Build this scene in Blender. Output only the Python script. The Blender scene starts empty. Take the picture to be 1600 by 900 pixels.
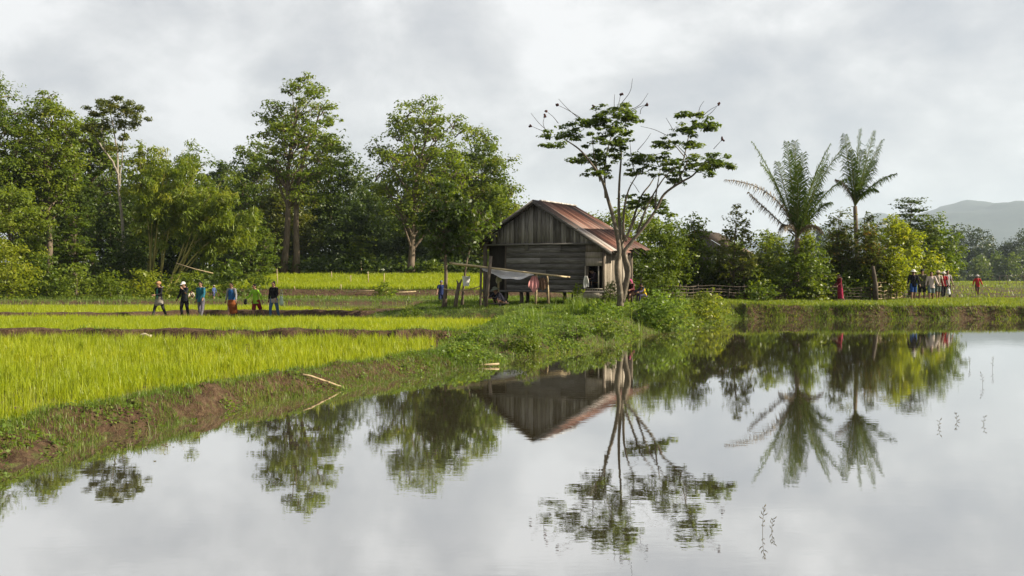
import bpy, math, random
import numpy as np
from mathutils import Vector

rng = np.random.default_rng(11)
random.seed(11)
scene = bpy.context.scene
COL = scene.collection
PI = math.pi
F, CX, HY, CZ = 1500.0, 800.0, 425.0, 2.3      # focal length and horizon of the 1600 px wide photo, camera height

def at(px, py, Y):
    return np.array([(px - CX) / F * Y, Y, CZ - (py - HY) / F * Y])

def sstep(a, b, x):
    t = np.clip((x - a) / (b - a), 0, 1)
    return t * t * (3 - 2 * t)

# ------------------------------------------------------------------ noise
def _hash(i, j, s):
    v = np.sin(i * 127.1 + j * 311.7 + s * 74.7) * 43758.5453
    return v - np.floor(v)

def vnoise(x, y, s=0):
    x = np.asarray(x, float); y = np.asarray(y, float)
    i, j = np.floor(x), np.floor(y)
    u, v = x - i, y - j
    u = u * u * (3 - 2 * u); v = v * v * (3 - 2 * v)
    a, b, c, d = _hash(i, j, s), _hash(i + 1, j, s), _hash(i, j + 1, s), _hash(i + 1, j + 1, s)
    return (a * (1 - u) + b * u) * (1 - v) + (c * (1 - u) + d * u) * v

def fbm(x, y, s=0, o=4):
    t, a, n = 0, .5, 0
    for k in range(o):
        t = t + a * vnoise(x * 2 ** k, y * 2 ** k, s + k * 13); n += a; a *= .5
    return t / n

# ------------------------------------------------------------------ mesh building
class MB:
    def __init__(self):
        self.V, self.T, self.Q, self.tt, self.tq, self.n = [], [], [], [], [], 0
    def add(self, V, Q=None, T=None, tint=0.5):
        V = np.asarray(V, float).reshape(-1, 3)
        if Q is not None and len(Q):
            Q = np.asarray(Q, np.int64).reshape(-1, 4)
            self.Q.append(Q + self.n); self.tq.append(np.broadcast_to(np.asarray(tint, float), (len(Q),)) if np.ndim(tint) == 0 or len(tint) == len(Q) else np.full(len(Q), .5))
        if T is not None and len(T):
            T = np.asarray(T, np.int64).reshape(-1, 3)
            self.T.append(T + self.n); self.tt.append(np.broadcast_to(np.asarray(tint, float), (len(T),)) if np.ndim(tint) == 0 or len(tint) == len(T) else np.full(len(T), .5))
        self.V.append(V); self.n += len(V)
        return self
    def box(self, lo, hi, tint=.5, rot=None, about=None):
        x0, y0, z0 = lo; x1, y1, z1 = hi
        V = np.array([[x0,y0,z0],[x1,y0,z0],[x1,y1,z0],[x0,y1,z0],[x0,y0,z1],[x1,y0,z1],[x1,y1,z1],[x0,y1,z1]], float)
        return self.add(V, [[0,3,2,1],[4,5,6,7],[0,1,5,4],[1,2,6,5],[2,3,7,6],[3,0,4,7]], tint=tint)
    def hexa(self, P, tint=.5):       # eight corners: four of the bottom, four of the top
        return self.add(P, [[0,3,2,1],[4,5,6,7],[0,1,5,4],[1,2,6,5],[2,3,7,6],[3,0,4,7]], tint=tint)
    def tube(self, P, R, n=7, tint=.5, caps=True, flat=None):
        P = np.asarray(P, float); R = np.broadcast_to(np.asarray(R, float), (len(P),))
        D = np.gradient(P, axis=0); D /= np.linalg.norm(D, axis=1, keepdims=True) + 1e-9
        ref = np.array([0, 0, 1.0]) if abs(D[0][2]) < .9 else np.array([1.0, 0, 0])
        rings = []
        a = np.arange(n) / n * 2 * PI
        for p, d, r in zip(P, D, R):
            u = np.cross(d, ref); u /= np.linalg.norm(u) + 1e-9
            w = np.cross(u, d); ref = w
            s = 1.0 if flat is None else flat
            rings.append(p + r * (np.cos(a)[:, None] * u + s * np.sin(a)[:, None] * w))
        V = np.concatenate(rings)
        k = np.arange(n); m = len(P)
        Q = np.concatenate([np.stack([i*n + k, i*n + (k+1) % n, (i+1)*n + (k+1) % n, (i+1)*n + k], 1) for i in range(m - 1)])
        if caps:
            V = np.concatenate([V, P[:1], P[-1:]])
            T = np.concatenate([np.stack([np.full(n, m*n), (k+1) % n, k], 1), np.stack([np.full(n, m*n+1), (m-1)*n + k, (m-1)*n + (k+1) % n], 1)])
            self.add(V, Q, tint=tint); self.n -= len(V); self.V.pop()
            return self.add(V, None, T, tint=tint)
        return self.add(V, Q, tint=tint)
    def capsule(self, p0, r0, p1, r1, n=12, sx=1.0):
        p0 = np.asarray(p0, float); p1 = np.asarray(p1, float)
        d = p1 - p0; L = np.linalg.norm(d); d = d / (L + 1e-9) if L > 1e-6 else np.array([0, 0, 1.0])
        P, R = [], []
        for t in (89, 65, 40, 18): P.append(p0 - d * r0 * math.sin(math.radians(t))); R.append(r0 * math.cos(math.radians(t)))
        P.append(p0); R.append(r0)
        if L > 1e-6: P.append(p1); R.append(r1)
        for t in (18, 40, 65, 89): P.append(p1 + d * r1 * math.sin(math.radians(t))); R.append(r1 * math.cos(math.radians(t)))
        return self.tube(P, R, n)
    def ball(self, c, r, n=14):
        c = np.asarray(c, float); r = np.broadcast_to(np.asarray(r, float), (3,))
        P = [[0, 0, -math.cos(k / n * PI)] for k in range(n + 1)]
        R = [max(1e-3, math.sin(k / n * PI)) for k in range(n + 1)]
        b = MB(); b.tube(P, R, n + 2)
        V = np.concatenate(b.V) * r + c
        return self.merge(b, V)
    def merge(self, b, V):
        base = self.n
        for q, t in zip(b.Q, b.tq): self.Q.append(q + base); self.tq.append(t)
        for q, t in zip(b.T, b.tt): self.T.append(q + base); self.tt.append(t)
        self.V.append(V); self.n += len(V)
        return self
    def mesh(self, name, smooth=False, tint=True):
        V = np.concatenate(self.V)
        Q = np.concatenate(self.Q) if self.Q else np.zeros((0, 4), np.int64)
        T = np.concatenate(self.T) if self.T else np.zeros((0, 3), np.int64)
        me = bpy.data.meshes.new(name)
        me.vertices.add(len(V)); me.vertices.foreach_set('co', V.astype(np.float32).ravel())
        lo = np.concatenate([Q.ravel(), T.ravel()]).astype(np.int32)
        me.loops.add(len(lo)); me.loops.foreach_set('vertex_index', lo)
        st = np.concatenate([np.arange(len(Q)) * 4, len(Q) * 4 + np.arange(len(T)) * 3]).astype(np.int32)
        me.polygons.add(len(st)); me.polygons.foreach_set('loop_start', st)
        if smooth: me.polygons.foreach_set('use_smooth', np.ones(len(st), bool))
        me.update(calc_edges=True)
        if tint:
            tv = np.concatenate(self.tq + self.tt).astype(np.float32) if (self.tq or self.tt) else np.zeros(0, np.float32)
            me.attributes.new('tint', 'FLOAT', 'FACE').data.foreach_set('value', tv)
        return me
    def obj(self, name, mat, parent=None, smooth=False):
        o = bpy.data.objects.new(name, self.mesh(name, smooth))
        o.data.materials.append(mat)
        COL.objects.link(o)
        if parent is not None: o.parent = parent
        return o

def tag(o, label=None, cat=None, group=None, kind=None):
    if label: o['label'] = label
    if cat: o['category'] = cat
    if group: o['group'] = group
    if kind: o['kind'] = kind
    return o

def thing(name, label, cat, loc=(0, 0, 0), rz=0, group=None):
    o = bpy.data.objects.new(name, None); COL.objects.link(o)
    o.empty_display_size = .2
    o.location = tuple(float(v) for v in loc); o.rotation_euler = (0, 0, rz)
    return tag(o, label, cat, group)

def unit(v):
    v = np.asarray(v, float)
    return v / (np.linalg.norm(v, axis=-1, keepdims=True) + 1e-9)

def leaves(mb, C, N, L, W, tint, droop=0.0, fold=True):
    """one diamond leaf per centre C, lying across normal N"""
    n = len(C)
    N = unit(N)
    r = rng.normal(size=(n, 3)); r[:, 2] -= droop
    u = unit(r - (r * N).sum(1, keepdims=True) * N)
    v = np.cross(N, u)
    L = np.broadcast_to(L, (n,))[:, None]; W = np.broadcast_to(W, (n,))[:, None]
    V = np.stack([C - u * L * .5, C + v * W * .5 + N * W * .12 - u * L * .06, C + u * L * .5 - N * L * .08, C - v * W * .5 + N * W * .12 - u * L * .06], 1).reshape(-1, 3)
    mb.add(V, np.arange(4 * n).reshape(n, 4), tint=tint)

def blades(mb, P, L, W, lean, tint, az=None, curve=.5):
    """one curved grass blade per root P"""
    n = len(P)
    L = np.broadcast_to(L, (n,))[:, None]; W = np.broadcast_to(W, (n,))[:, None]; lean = np.broadcast_to(lean, (n,))[:, None]
    a = rng.uniform(0, 2 * PI, n) if az is None else az
    d = np.stack([np.cos(a), np.sin(a), np.zeros(n)], 1); s = np.stack([-np.sin(a), np.cos(a), np.zeros(n)], 1)
    tw = rng.uniform(-.9, .9, n)[:, None]; s = unit(s + d * tw)
    up = np.array([0, 0, 1.0])
    m = P + L * .55 * (up * np.cos(lean * .6) + d * np.sin(lean * .6))
    l2 = lean * (1 + curve)
    t = m + L * .45 * (up * np.cos(l2) + d * np.sin(l2))
    V = np.stack([P - s * W * .5, P + s * W * .5, m + s * W * .42, m - s * W * .42, t], 1).reshape(-1, 3)
    b = np.arange(n) * 5
    mb.add(V, np.stack([b, b + 1, b + 2, b + 3], 1), tint=tint)
    mb.V.pop(); mb.n -= len(V)
    mb.add(V, None, np.stack([b + 3, b + 2, b + 4], 1), tint=tint)

# ------------------------------------------------------------------ materials
def new_mat(name):
    m = bpy.data.materials.new(name); m.use_nodes = True
    nt = m.node_tree; nt.nodes.clear()
    out = nt.nodes.new('ShaderNodeOutputMaterial')
    return m, nt, out

def nd(nt, typ, **kw):
    n = nt.nodes.new(typ)
    for k, v in kw.items():
        if k in n.inputs.keys(): n.inputs[k].default_value = v
        else: setattr(n, k, v)
    return n

def mixc(nt, fac, a, b):
    m = nt.nodes.new('ShaderNodeMix'); m.data_type = 'RGBA'
    for sock, v in ((m.inputs[0], fac), (m.inputs[6], a), (m.inputs[7], b)):
        if hasattr(v, 'is_linked') or isinstance(v, bpy.types.NodeSocket): nt.links.new(v, sock)
        elif sock.type == 'RGBA': sock.default_value = (*v, 1) if len(v) == 3 else v
        else: sock.default_value = v
    return m.outputs[2]

def ramp(nt, fac, stops):
    r = nt.nodes.new('ShaderNodeValToRGB'); nt.links.new(fac, r.inputs[0])
    e = r.color_ramp.elements
    while len(e) < len(stops): e.new(.5)
    for el, (p, c) in zip(e, stops):
        el.position = p; el.color = (*c, 1) if len(c) == 3 else c
    return r.outputs[0]

def leaf_mat(name, c1, c2, c3=None, trans=.4, tcol=None, rough=.45, spec=.35):
    m, nt, out = new_mat(name)
    a = nd(nt, 'ShaderNodeAttribute', attribute_name='tint')
    col = ramp(nt, a.outputs['Fac'], [(0, c1), (.6, c2), (1, c3 or c2)])
    p = nd(nt, 'ShaderNodeBsdfPrincipled', Roughness=rough); p.inputs['Specular IOR Level'].default_value = spec
    nt.links.new(col, p.inputs['Base Color'])
    t = nd(nt, 'ShaderNodeBsdfTranslucent')
    tc = nt.nodes.new('ShaderNodeMix'); tc.data_type = 'RGBA'; tc.blend_type = 'MULTIPLY'; tc.inputs[0].default_value = 1
    nt.links.new(col, tc.inputs[6]); tc.inputs[7].default_value = (*(tcol or (1.9, 1.8, .7)), 1)
    nt.links.new(tc.outputs[2], t.inputs['Color'])
    x = nd(nt, 'ShaderNodeMixShader', Fac=trans)
    nt.links.new(p.outputs[0], x.inputs[1]); nt.links.new(t.outputs[0], x.inputs[2]); nt.links.new(x.outputs[0], out.inputs['Surface'])
    return m

def rough_mat(name, stops, scale=4.0, stretch=(1, 1, 1), rough=.85, bump=.4, bscale=None, spec=.2, tint_amt=.0, detail=6, metallic=0):
    m, nt, out = new_mat(name)
    tc = nd(nt, 'ShaderNodeTexCoord'); mp = nd(nt, 'ShaderNodeMapping'); mp.inputs['Scale'].default_value = stretch
    nt.links.new(tc.outputs['Object'], mp.inputs[0])
    n = nd(nt, 'ShaderNodeTexNoise', Scale=scale, Detail=detail, Roughness=.65); nt.links.new(mp.outputs[0], n.inputs['Vector'])
    fac = n.outputs['Fac']
    if tint_amt:
        a = nd(nt, 'ShaderNodeAttribute', attribute_name='tint')
        ad = nd(nt, 'ShaderNodeMath', operation='MULTIPLY_ADD'); nt.links.new(a.outputs['Fac'], ad.inputs[0]); ad.inputs[1].default_value = tint_amt
        sb = nd(nt, 'ShaderNodeMath', operation='SUBTRACT'); nt.links.new(fac, sb.inputs[0]); sb.inputs[1].default_value = tint_amt * .5
        nt.links.new(sb.outputs[0], ad.inputs[2]); fac = ad.outputs[0]
    col = ramp(nt, fac, stops)
    p = nd(nt, 'ShaderNodeBsdfPrincipled', Roughness=rough, Metallic=metallic); p.inputs['Specular IOR Level'].default_value = spec
    nt.links.new(col, p.inputs['Base Color'])
    if bump:
        b = nd(nt, 'ShaderNodeBump', Strength=bump, Distance=.05)
        n2 = nd(nt, 'ShaderNodeTexNoise', Scale=bscale or scale * 2.5, Detail=5); nt.links.new(mp.outputs[0], n2.inputs['Vector'])
        nt.links.new(n2.outputs['Fac'], b.inputs['Height']); nt.links.new(b.outputs[0], p.inputs['Normal'])
    nt.links.new(p.outputs[0], out.inputs['Surface'])
    return m

_cl = {}
def cloth(c, k=.12):
    key = tuple(c)
    if key not in _cl:
        d = tuple(v * (1 - k * 2.2) for v in c); l = tuple(min(1, v * (1 + k)) for v in c)
        _cl[key] = rough_mat('cloth', [(.3, d), (.7, l)], scale=9, rough=.9, bump=.25, bscale=16, spec=.15)
    return _cl[key]

M = {}
M['rice'] = leaf_mat('rice leaf', (.17, .225, .012), (.275, .33, .014), (.385, .40, .03), trans=.5, tcol=(1.6, 1.55, .45))
M['grass'] = leaf_mat('grass leaf', (.06, .115, .016), (.115, .18, .024), (.20, .225, .045), trans=.42)
M['dry'] = leaf_mat('dry grass', (.10, .09, .035), (.16, .14, .05), (.25, .19, .09), trans=.3, tcol=(1.3, 1.1, .7))
M['umbrella'] = leaf_mat('dull dark leaf', (.055, .09, .017), (.095, .14, .025), (.15, .19, .04), trans=.45)
M['weed'] = leaf_mat('weed leaf', (.075, .13, .02), (.13, .20, .03), (.22, .26, .06), trans=.42)
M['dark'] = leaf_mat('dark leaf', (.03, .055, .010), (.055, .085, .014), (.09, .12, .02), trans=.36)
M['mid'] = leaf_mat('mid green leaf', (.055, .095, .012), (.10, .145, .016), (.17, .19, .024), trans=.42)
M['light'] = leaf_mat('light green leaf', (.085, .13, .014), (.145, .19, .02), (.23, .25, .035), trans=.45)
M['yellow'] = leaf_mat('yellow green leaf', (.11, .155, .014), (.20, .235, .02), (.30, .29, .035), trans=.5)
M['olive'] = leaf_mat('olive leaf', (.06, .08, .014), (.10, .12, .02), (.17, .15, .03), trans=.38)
M['russet'] = leaf_mat('russet tipped leaf', (.045, .07, .012), (.075, .10, .016), (.22, .12, .025), trans=.38)
M['palm'] = leaf_mat('palm leaflet', (.034, .062, .010), (.062, .10, .015), (.13, .14, .035), trans=.28, tcol=(1.5, 1.5, .6), rough=.65, spec=.12)
M['palmdry'] = leaf_mat('dry palm leaflet', (.09, .07, .045), (.14, .11, .07), (.2, .16, .1), trans=.2, tcol=(1.2, 1, .8))
M['farleaf'] = leaf_mat('distant leaf', (.03, .05, .018), (.05, .075, .024), (.08, .105, .03), trans=.3)
M['bark'] = rough_mat('brown bark', [(.3, (.07, .05, .035)), (.7, (.19, .15, .11))], scale=3, stretch=(3, 3, .6), bump=.6)
M['palebark'] = rough_mat('pale bark', [(.3, (.13, .11, .085)), (.7, (.34, .31, .26))], scale=2.5, stretch=(2, 2, .7), bump=.5)
M['greybark'] = rough_mat('grey blotched bark', [(.3, (.065, .053, .04)), (.55, (.15, .125, .096)), (.75, (.26, .23, .185))], scale=3.5, stretch=(1.5, 1.5, .8), bump=.6)
M['bamboo'] = rough_mat('yellow bamboo culm', [(.3, (.20, .19, .05)), (.7, (.36, .31, .10))], scale=2, stretch=(1, 1, .3), bump=.1, rough=.5)
M['drybamboo'] = rough_mat('dry bamboo', [(.3, (.22, .16, .09)), (.7, (.48, .38, .24))], scale=5, stretch=(1, 1, 1), bump=.2, rough=.7, tint_amt=.5)
M['wood'] = rough_mat('weathered grey plank', [(.2, (.06, .055, .051)), (.5, (.15, .14, .13)), (.8, (.30, .285, .268))], scale=2.2, stretch=(.9, 3, 9), bump=.5, bscale=4, tint_amt=.8)
M['woodv'] = rough_mat('weathered upright board', [(.2, (.065, .06, .055)), (.5, (.17, .158, .145)), (.8, (.34, .32, .30))], scale=2.2, stretch=(9, 9, .7), bump=.5, bscale=4, tint_amt=.9)
M['woodpale'] = rough_mat('pale tan board', [(.2, (.09, .073, .055)), (.5, (.20, .17, .135)), (.8, (.34, .30, .25))], scale=2.0, stretch=(8, 8, .8), bump=.5, bscale=4, tint_amt=.7)
M['post'] = rough_mat('weathered post', [(.3, (.06, .045, .035)), (.7, (.17, .14, .11))], scale=3, stretch=(5, 5, .8), bump=.6)
M['shadewood'] = rough_mat('shade toned wood', [(.3, (.02, .016, .013)), (.7, (.05, .042, .035))], scale=3, stretch=(5, 5, 1), bump=.3)  # near-black wood, indoor shade put into the colour
M['tarp'] = rough_mat('white tarpaulin', [(.3, (.62, .62, .62)), (.7, (.82, .82, .82))], scale=3, rough=.5, bump=.3)
M['thatch'] = rough_mat('brown thatch', [(.3, (.11, .075, .05)), (.7, (.27, .2, .14))], scale=4, stretch=(6, 6, 1), bump=.8)
M['stone'] = rough_mat('pale stone', [(.3, (.3, .24, .18)), (.7, (.5, .43, .35))], scale=6, bump=.5)
M['skin'] = rough_mat('brown skin', [(.3, (.19, .10, .065)), (.7, (.27, .155, .105))], scale=6, rough=.55, bump=0, spec=.35)
M['hair'] = rough_mat('black hair', [(.3, (.005, .0045, .004)), (.7, (.014, .012, .010))], scale=20, rough=.8, bump=.3, spec=.12)
M['flower'] = rough_mat('red seed head', [(.3, (.025, .014, .011)), (.7, (.075, .026, .02))], scale=9, bump=.4)
M['twig'] = rough_mat('dark twig', [(.3, (.035, .03, .026)), (.7, (.09, .08, .07))], scale=5, bump=.3)
M['eye'] = rough_mat('eye', [(.3, (.01, .008, .008)), (.7, (.02, .016, .015))], scale=9, bump=0, rough=.2)
M['lip'] = rough_mat('lip', [(.3, (.16, .06, .05)), (.7, (.2, .08, .065))], scale=9, bump=0, rough=.5)

def roof_mat():
    m, nt, out = new_mat('rusty corrugated iron')
    tc = nd(nt, 'ShaderNodeTexCoord')
    mp = nd(nt, 'ShaderNodeMapping'); mp.inputs['Scale'].default_value = (.28, 4.2, .28); nt.links.new(tc.outputs['Object'], mp.inputs[0])
    n = nd(nt, 'ShaderNodeTexNoise', Scale=1.3, Detail=7, Roughness=.62); nt.links.new(mp.outputs[0], n.inputs['Vector'])
    a = nd(nt, 'ShaderNodeAttribute', attribute_name='tint')
    s = nd(nt, 'ShaderNodeMath', operation='MULTIPLY_ADD'); nt.links.new(a.outputs['Fac'], s.inputs[0]); s.inputs[1].default_value = .8
    sb = nd(nt, 'ShaderNodeMath', operation='SUBTRACT'); nt.links.new(n.outputs['Fac'], sb.inputs[0]); sb.inputs[1].default_value = .4
    nt.links.new(sb.outputs[0], s.inputs[2])
    col = ramp(nt, s.outputs[0], [(.24, (.018, .010, .008)), (.38, (.06, .022, .014)), (.49, (.115, .042, .026)), (.60, (.165, .078, .055)), (.70, (.27, .21, .18)), (.80, (.42, .40, .38))])
    mp3 = nd(nt, 'ShaderNodeMapping'); mp3.inputs['Scale'].default_value = (.12, 6.5, .12); nt.links.new(tc.outputs['Object'], mp3.inputs[0])
    n3 = nd(nt, 'ShaderNodeTexNoise', Scale=1.0, Detail=3, Roughness=.6); nt.links.new(mp3.outputs[0], n3.inputs['Vector'])
    mm = nt.nodes.new('ShaderNodeMix'); mm.data_type = 'RGBA'; mm.blend_type = 'MULTIPLY'; mm.inputs[0].default_value = .9
    nt.links.new(col, mm.inputs[6])
    g = ramp(nt, n3.outputs['Fac'], [(.36, (.40, .36, .34)), (.5, (.85, .82, .80)), (.62, (1.35, 1.4, 1.42))]); nt.links.new(g, mm.inputs[7])
    p = nd(nt, 'ShaderNodeBsdfPrincipled', Roughness=.6); p.inputs['Specular IOR Level'].default_value = .35
    nt.links.new(mm.outputs[2], p.inputs['Base Color']); nt.links.new(p.outputs[0], out.inputs['Surface'])
    return m
M['roof'] = roof_mat()

def water_mat(name, body, lo, ripple, rough=.012):
    m, nt, out = new_mat(name)
    tc = nd(nt, 'ShaderNodeTexCoord')
    def noise(scale, st):
        mp = nd(nt, 'ShaderNodeMapping'); mp.inputs['Scale'].default_value = st; nt.links.new(tc.outputs['Object'], mp.inputs[0])
        n = nd(nt, 'ShaderNodeTexNoise', Scale=scale, Detail=3, Roughness=.55); nt.links.new(mp.outputs[0], n.inputs['Vector']); return n.outputs['Fac']
    n1, n2, n3 = noise(5.5, (.6, 1.3, 1)), noise(1.1, (.5, 1.2, 1)), noise(.16, (1, 1, 1))
    pw = ramp(nt, n3, [(.38, (.25, .25, .25)), (.66, (1, 1, 1))])
    h = nd(nt, 'ShaderNodeMath', operation='MULTIPLY_ADD'); nt.links.new(n2, h.inputs[0]); h.inputs[1].default_value = 1.6; nt.links.new(n1, h.inputs[2])
    b = nd(nt, 'ShaderNodeBump', Distance=ripple, Strength=1.0); nt.links.new(h.outputs[0], b.inputs['Height']); nt.links.new(pw, b.inputs['Strength'])
    df = nd(nt, 'ShaderNodeBsdfDiffuse'); df.inputs['Color'].default_value = (*body, 1)
    gl = nd(nt, 'ShaderNodeBsdfGlossy', Roughness=rough); gl.inputs['Color'].default_value = (.95, .95, .95, 1)
    nt.links.new(b.outputs[0], gl.inputs['Normal'])
    fr = nd(nt, 'ShaderNodeFresnel', IOR=1.33)
    mr = nd(nt, 'ShaderNodeMapRange'); nt.links.new(fr.outputs[0], mr.inputs[0]); mr.inputs[1].default_value = 0; mr.inputs[2].default_value = .6; mr.inputs[3].default_value = lo; mr.inputs[4].default_value = .90
    x = nd(nt, 'ShaderNodeMixShader'); nt.links.new(mr.outputs[0], x.inputs[0]); nt.links.new(df.outputs[0], x.inputs[1]); nt.links.new(gl.outputs[0], x.inputs[2])
    nt.links.new(x.outputs[0], out.inputs['Surface'])
    return m
M['water'] = water_mat('calm muddy pond water', (.075, .064, .038), .68, .0008)
M['mudwater'] = water_mat('brown paddy water', (.22, .17, .10), .35, .002, .05)

def ground_mat():
    m, nt, out = new_mat('soil and short grass')
    tc = nd(nt, 'ShaderNodeTexCoord')
    def noise(s, d=6, st=None):
        n = nd(nt, 'ShaderNodeTexNoise', Scale=s, Detail=d, Roughness=.65); nt.links.new(tc.outputs['Object'], n.inputs['Vector']); return n.outputs['Fac']
    soil = ramp(nt, noise(6.5, 9), [(.25, (.032, .019, .011)), (.5, (.085, .052, .031)), (.75, (.17, .115, .07))])
    green = ramp(nt, noise(.9), [(.3, (.045, .065, .016)), (.55, (.09, .12, .028)), (.75, (.15, .14, .05))])
    a = nd(nt, 'ShaderNodeAttribute', attribute_name='mud')
    ad = nd(nt, 'ShaderNodeMath', operation='ADD'); nt.links.new(a.outputs['Fac'], ad.inputs[0])
    sb = nd(nt, 'ShaderNodeMath', operation='MULTIPLY_ADD'); nt.links.new(noise(5), sb.inputs[0]); sb.inputs[1].default_value = 1.6; sb.inputs[2].default_value = -.8
    nt.links.new(sb.outputs[0], ad.inputs[1])
    f = ramp(nt, ad.outputs[0], [(.35, (0, 0, 0)), (.65, (1, 1, 1))])
    col = mixc(nt, f, green, soil)
    p = nd(nt, 'ShaderNodeBsdfPrincipled', Roughness=.9); p.inputs['Specular IOR Level'].default_value = .15
    nt.links.new(col, p.inputs['Base Color'])
    b = nd(nt, 'ShaderNodeBump', Strength=1.0, Distance=.12); nt.links.new(noise(14, 8), b.inputs['Height']); nt.links.new(b.outputs[0], p.inputs['Normal'])
    nt.links.new(p.outputs[0], out.inputs['Surface'])
    return m
M['ground'] = ground_mat()
M['hill'] = rough_mat('forested hillside', [(.3, (.012, .022, .016)), (.7, (.035, .05, .03))], scale=.02, bump=1.0, bscale=.08)

# ------------------------------------------------------------------ terrain
SHORE = np.array([(-7.2, 3.4), (-6.6, 7.5), (-5.87, 11), (-5.4, 13.5), (-4.35, 16.3), (-3.78, 17.7), (-2.65, 19.9), (-1.5, 21.7), (-1.15, 22.6), (-.4, 23.6),
                  (.15, 25.7), (1.08, 27), (2.8, 29.2), (4.4, 33.5), (5.0, 35.5), (6.2, 37.6), (8.2, 41), (10.2, 45.4), (11.2, 46.9)])
POND = np.concatenate([SHORE, [(20, 47.0), (30, 46.7), (45, 47.2), (70, 47), (70, 3.2), (20, 3.0), (0, 3.1)]])
YARD = np.array([(-1.7, 22.6), (-1.5, 26), (-1.8, 30.5), (-.7, 35.5), (.15, 39.4), (-2.6, 40.2), (-6.3, 40.8), (-6.4, 41.4), (-5, 43.5), (-4.6, 50), (-1, 56), (12, 56), (12.5, 47.5), (11.2, 46.9)])
YARD = np.concatenate([YARD, SHORE[::-1][1:-9]])

def poly_sd(X, Y, P):
    """signed distance to polygon, positive outside"""
    X = np.asarray(X, float); Y = np.asarray(Y, float)
    d2 = np.full(X.shape, 1e18); ins = np.zeros(X.shape, bool)
    n = len(P)
    for i in range(n):
        a, b = P[i], P[(i + 1) % n]
        ex, ey = b - a
        t = np.clip(((X - a[0]) * ex + (Y - a[1]) * ey) / (ex * ex + ey * ey), 0, 1)
        d2 = np.minimum(d2, (X - a[0] - t * ex) ** 2 + (Y - a[1] - t * ey) ** 2)
        if abs(ey) > 1e-9:
            c = ((a[1] > Y) != (b[1] > Y)) & (X < (Y - a[1]) * ex / ey + a[0])
            ins ^= c
    d = np.sqrt(d2)
    return np.where(ins, -d, d)

def line_d(X, Y, P):
    d2 = np.full(np.shape(X), 1e18); P = np.asarray(P, float)
    for a, b in zip(P[:-1], P[1:]):
        ex, ey = b - a
        t = np.clip(((X - a[0]) * ex + (Y - a[1]) * ey) / (ex * ex + ey * ey), 0, 1)
        d2 = np.minimum(d2, (X - a[0] - t * ex) ** 2 + (Y - a[1] - t * ey) ** 2)
    return np.sqrt(d2)

DIKE1 = [(-60, 29.8), (-24, 29.6), (-17, 29.1), (-13, 29.5), (-10, 29.2), (-7.5, 29.0), (-5.2, 29.1), (-3.4, 28.6), (-1.6, 29.6)]
DIKE2 = [(-60, 43.5), (-27, 42.6), (-22, 42.2), (-17.5, 42.4), (-15.6, 44.4), (-12, 45.6), (-8.5, 45.2), (-6.4, 44.4)]
DIKE3 = [(-70, 65.5), (-40, 65), (-20, 65.6), (-4, 65)]
def wob(X, Y, k=.35):
    return X + (fbm(X * .9, Y * .9, 3) - .5) * k * 2, Y + (fbm(X * .9, Y * .9, 8) - .5) * k * 2

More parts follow.
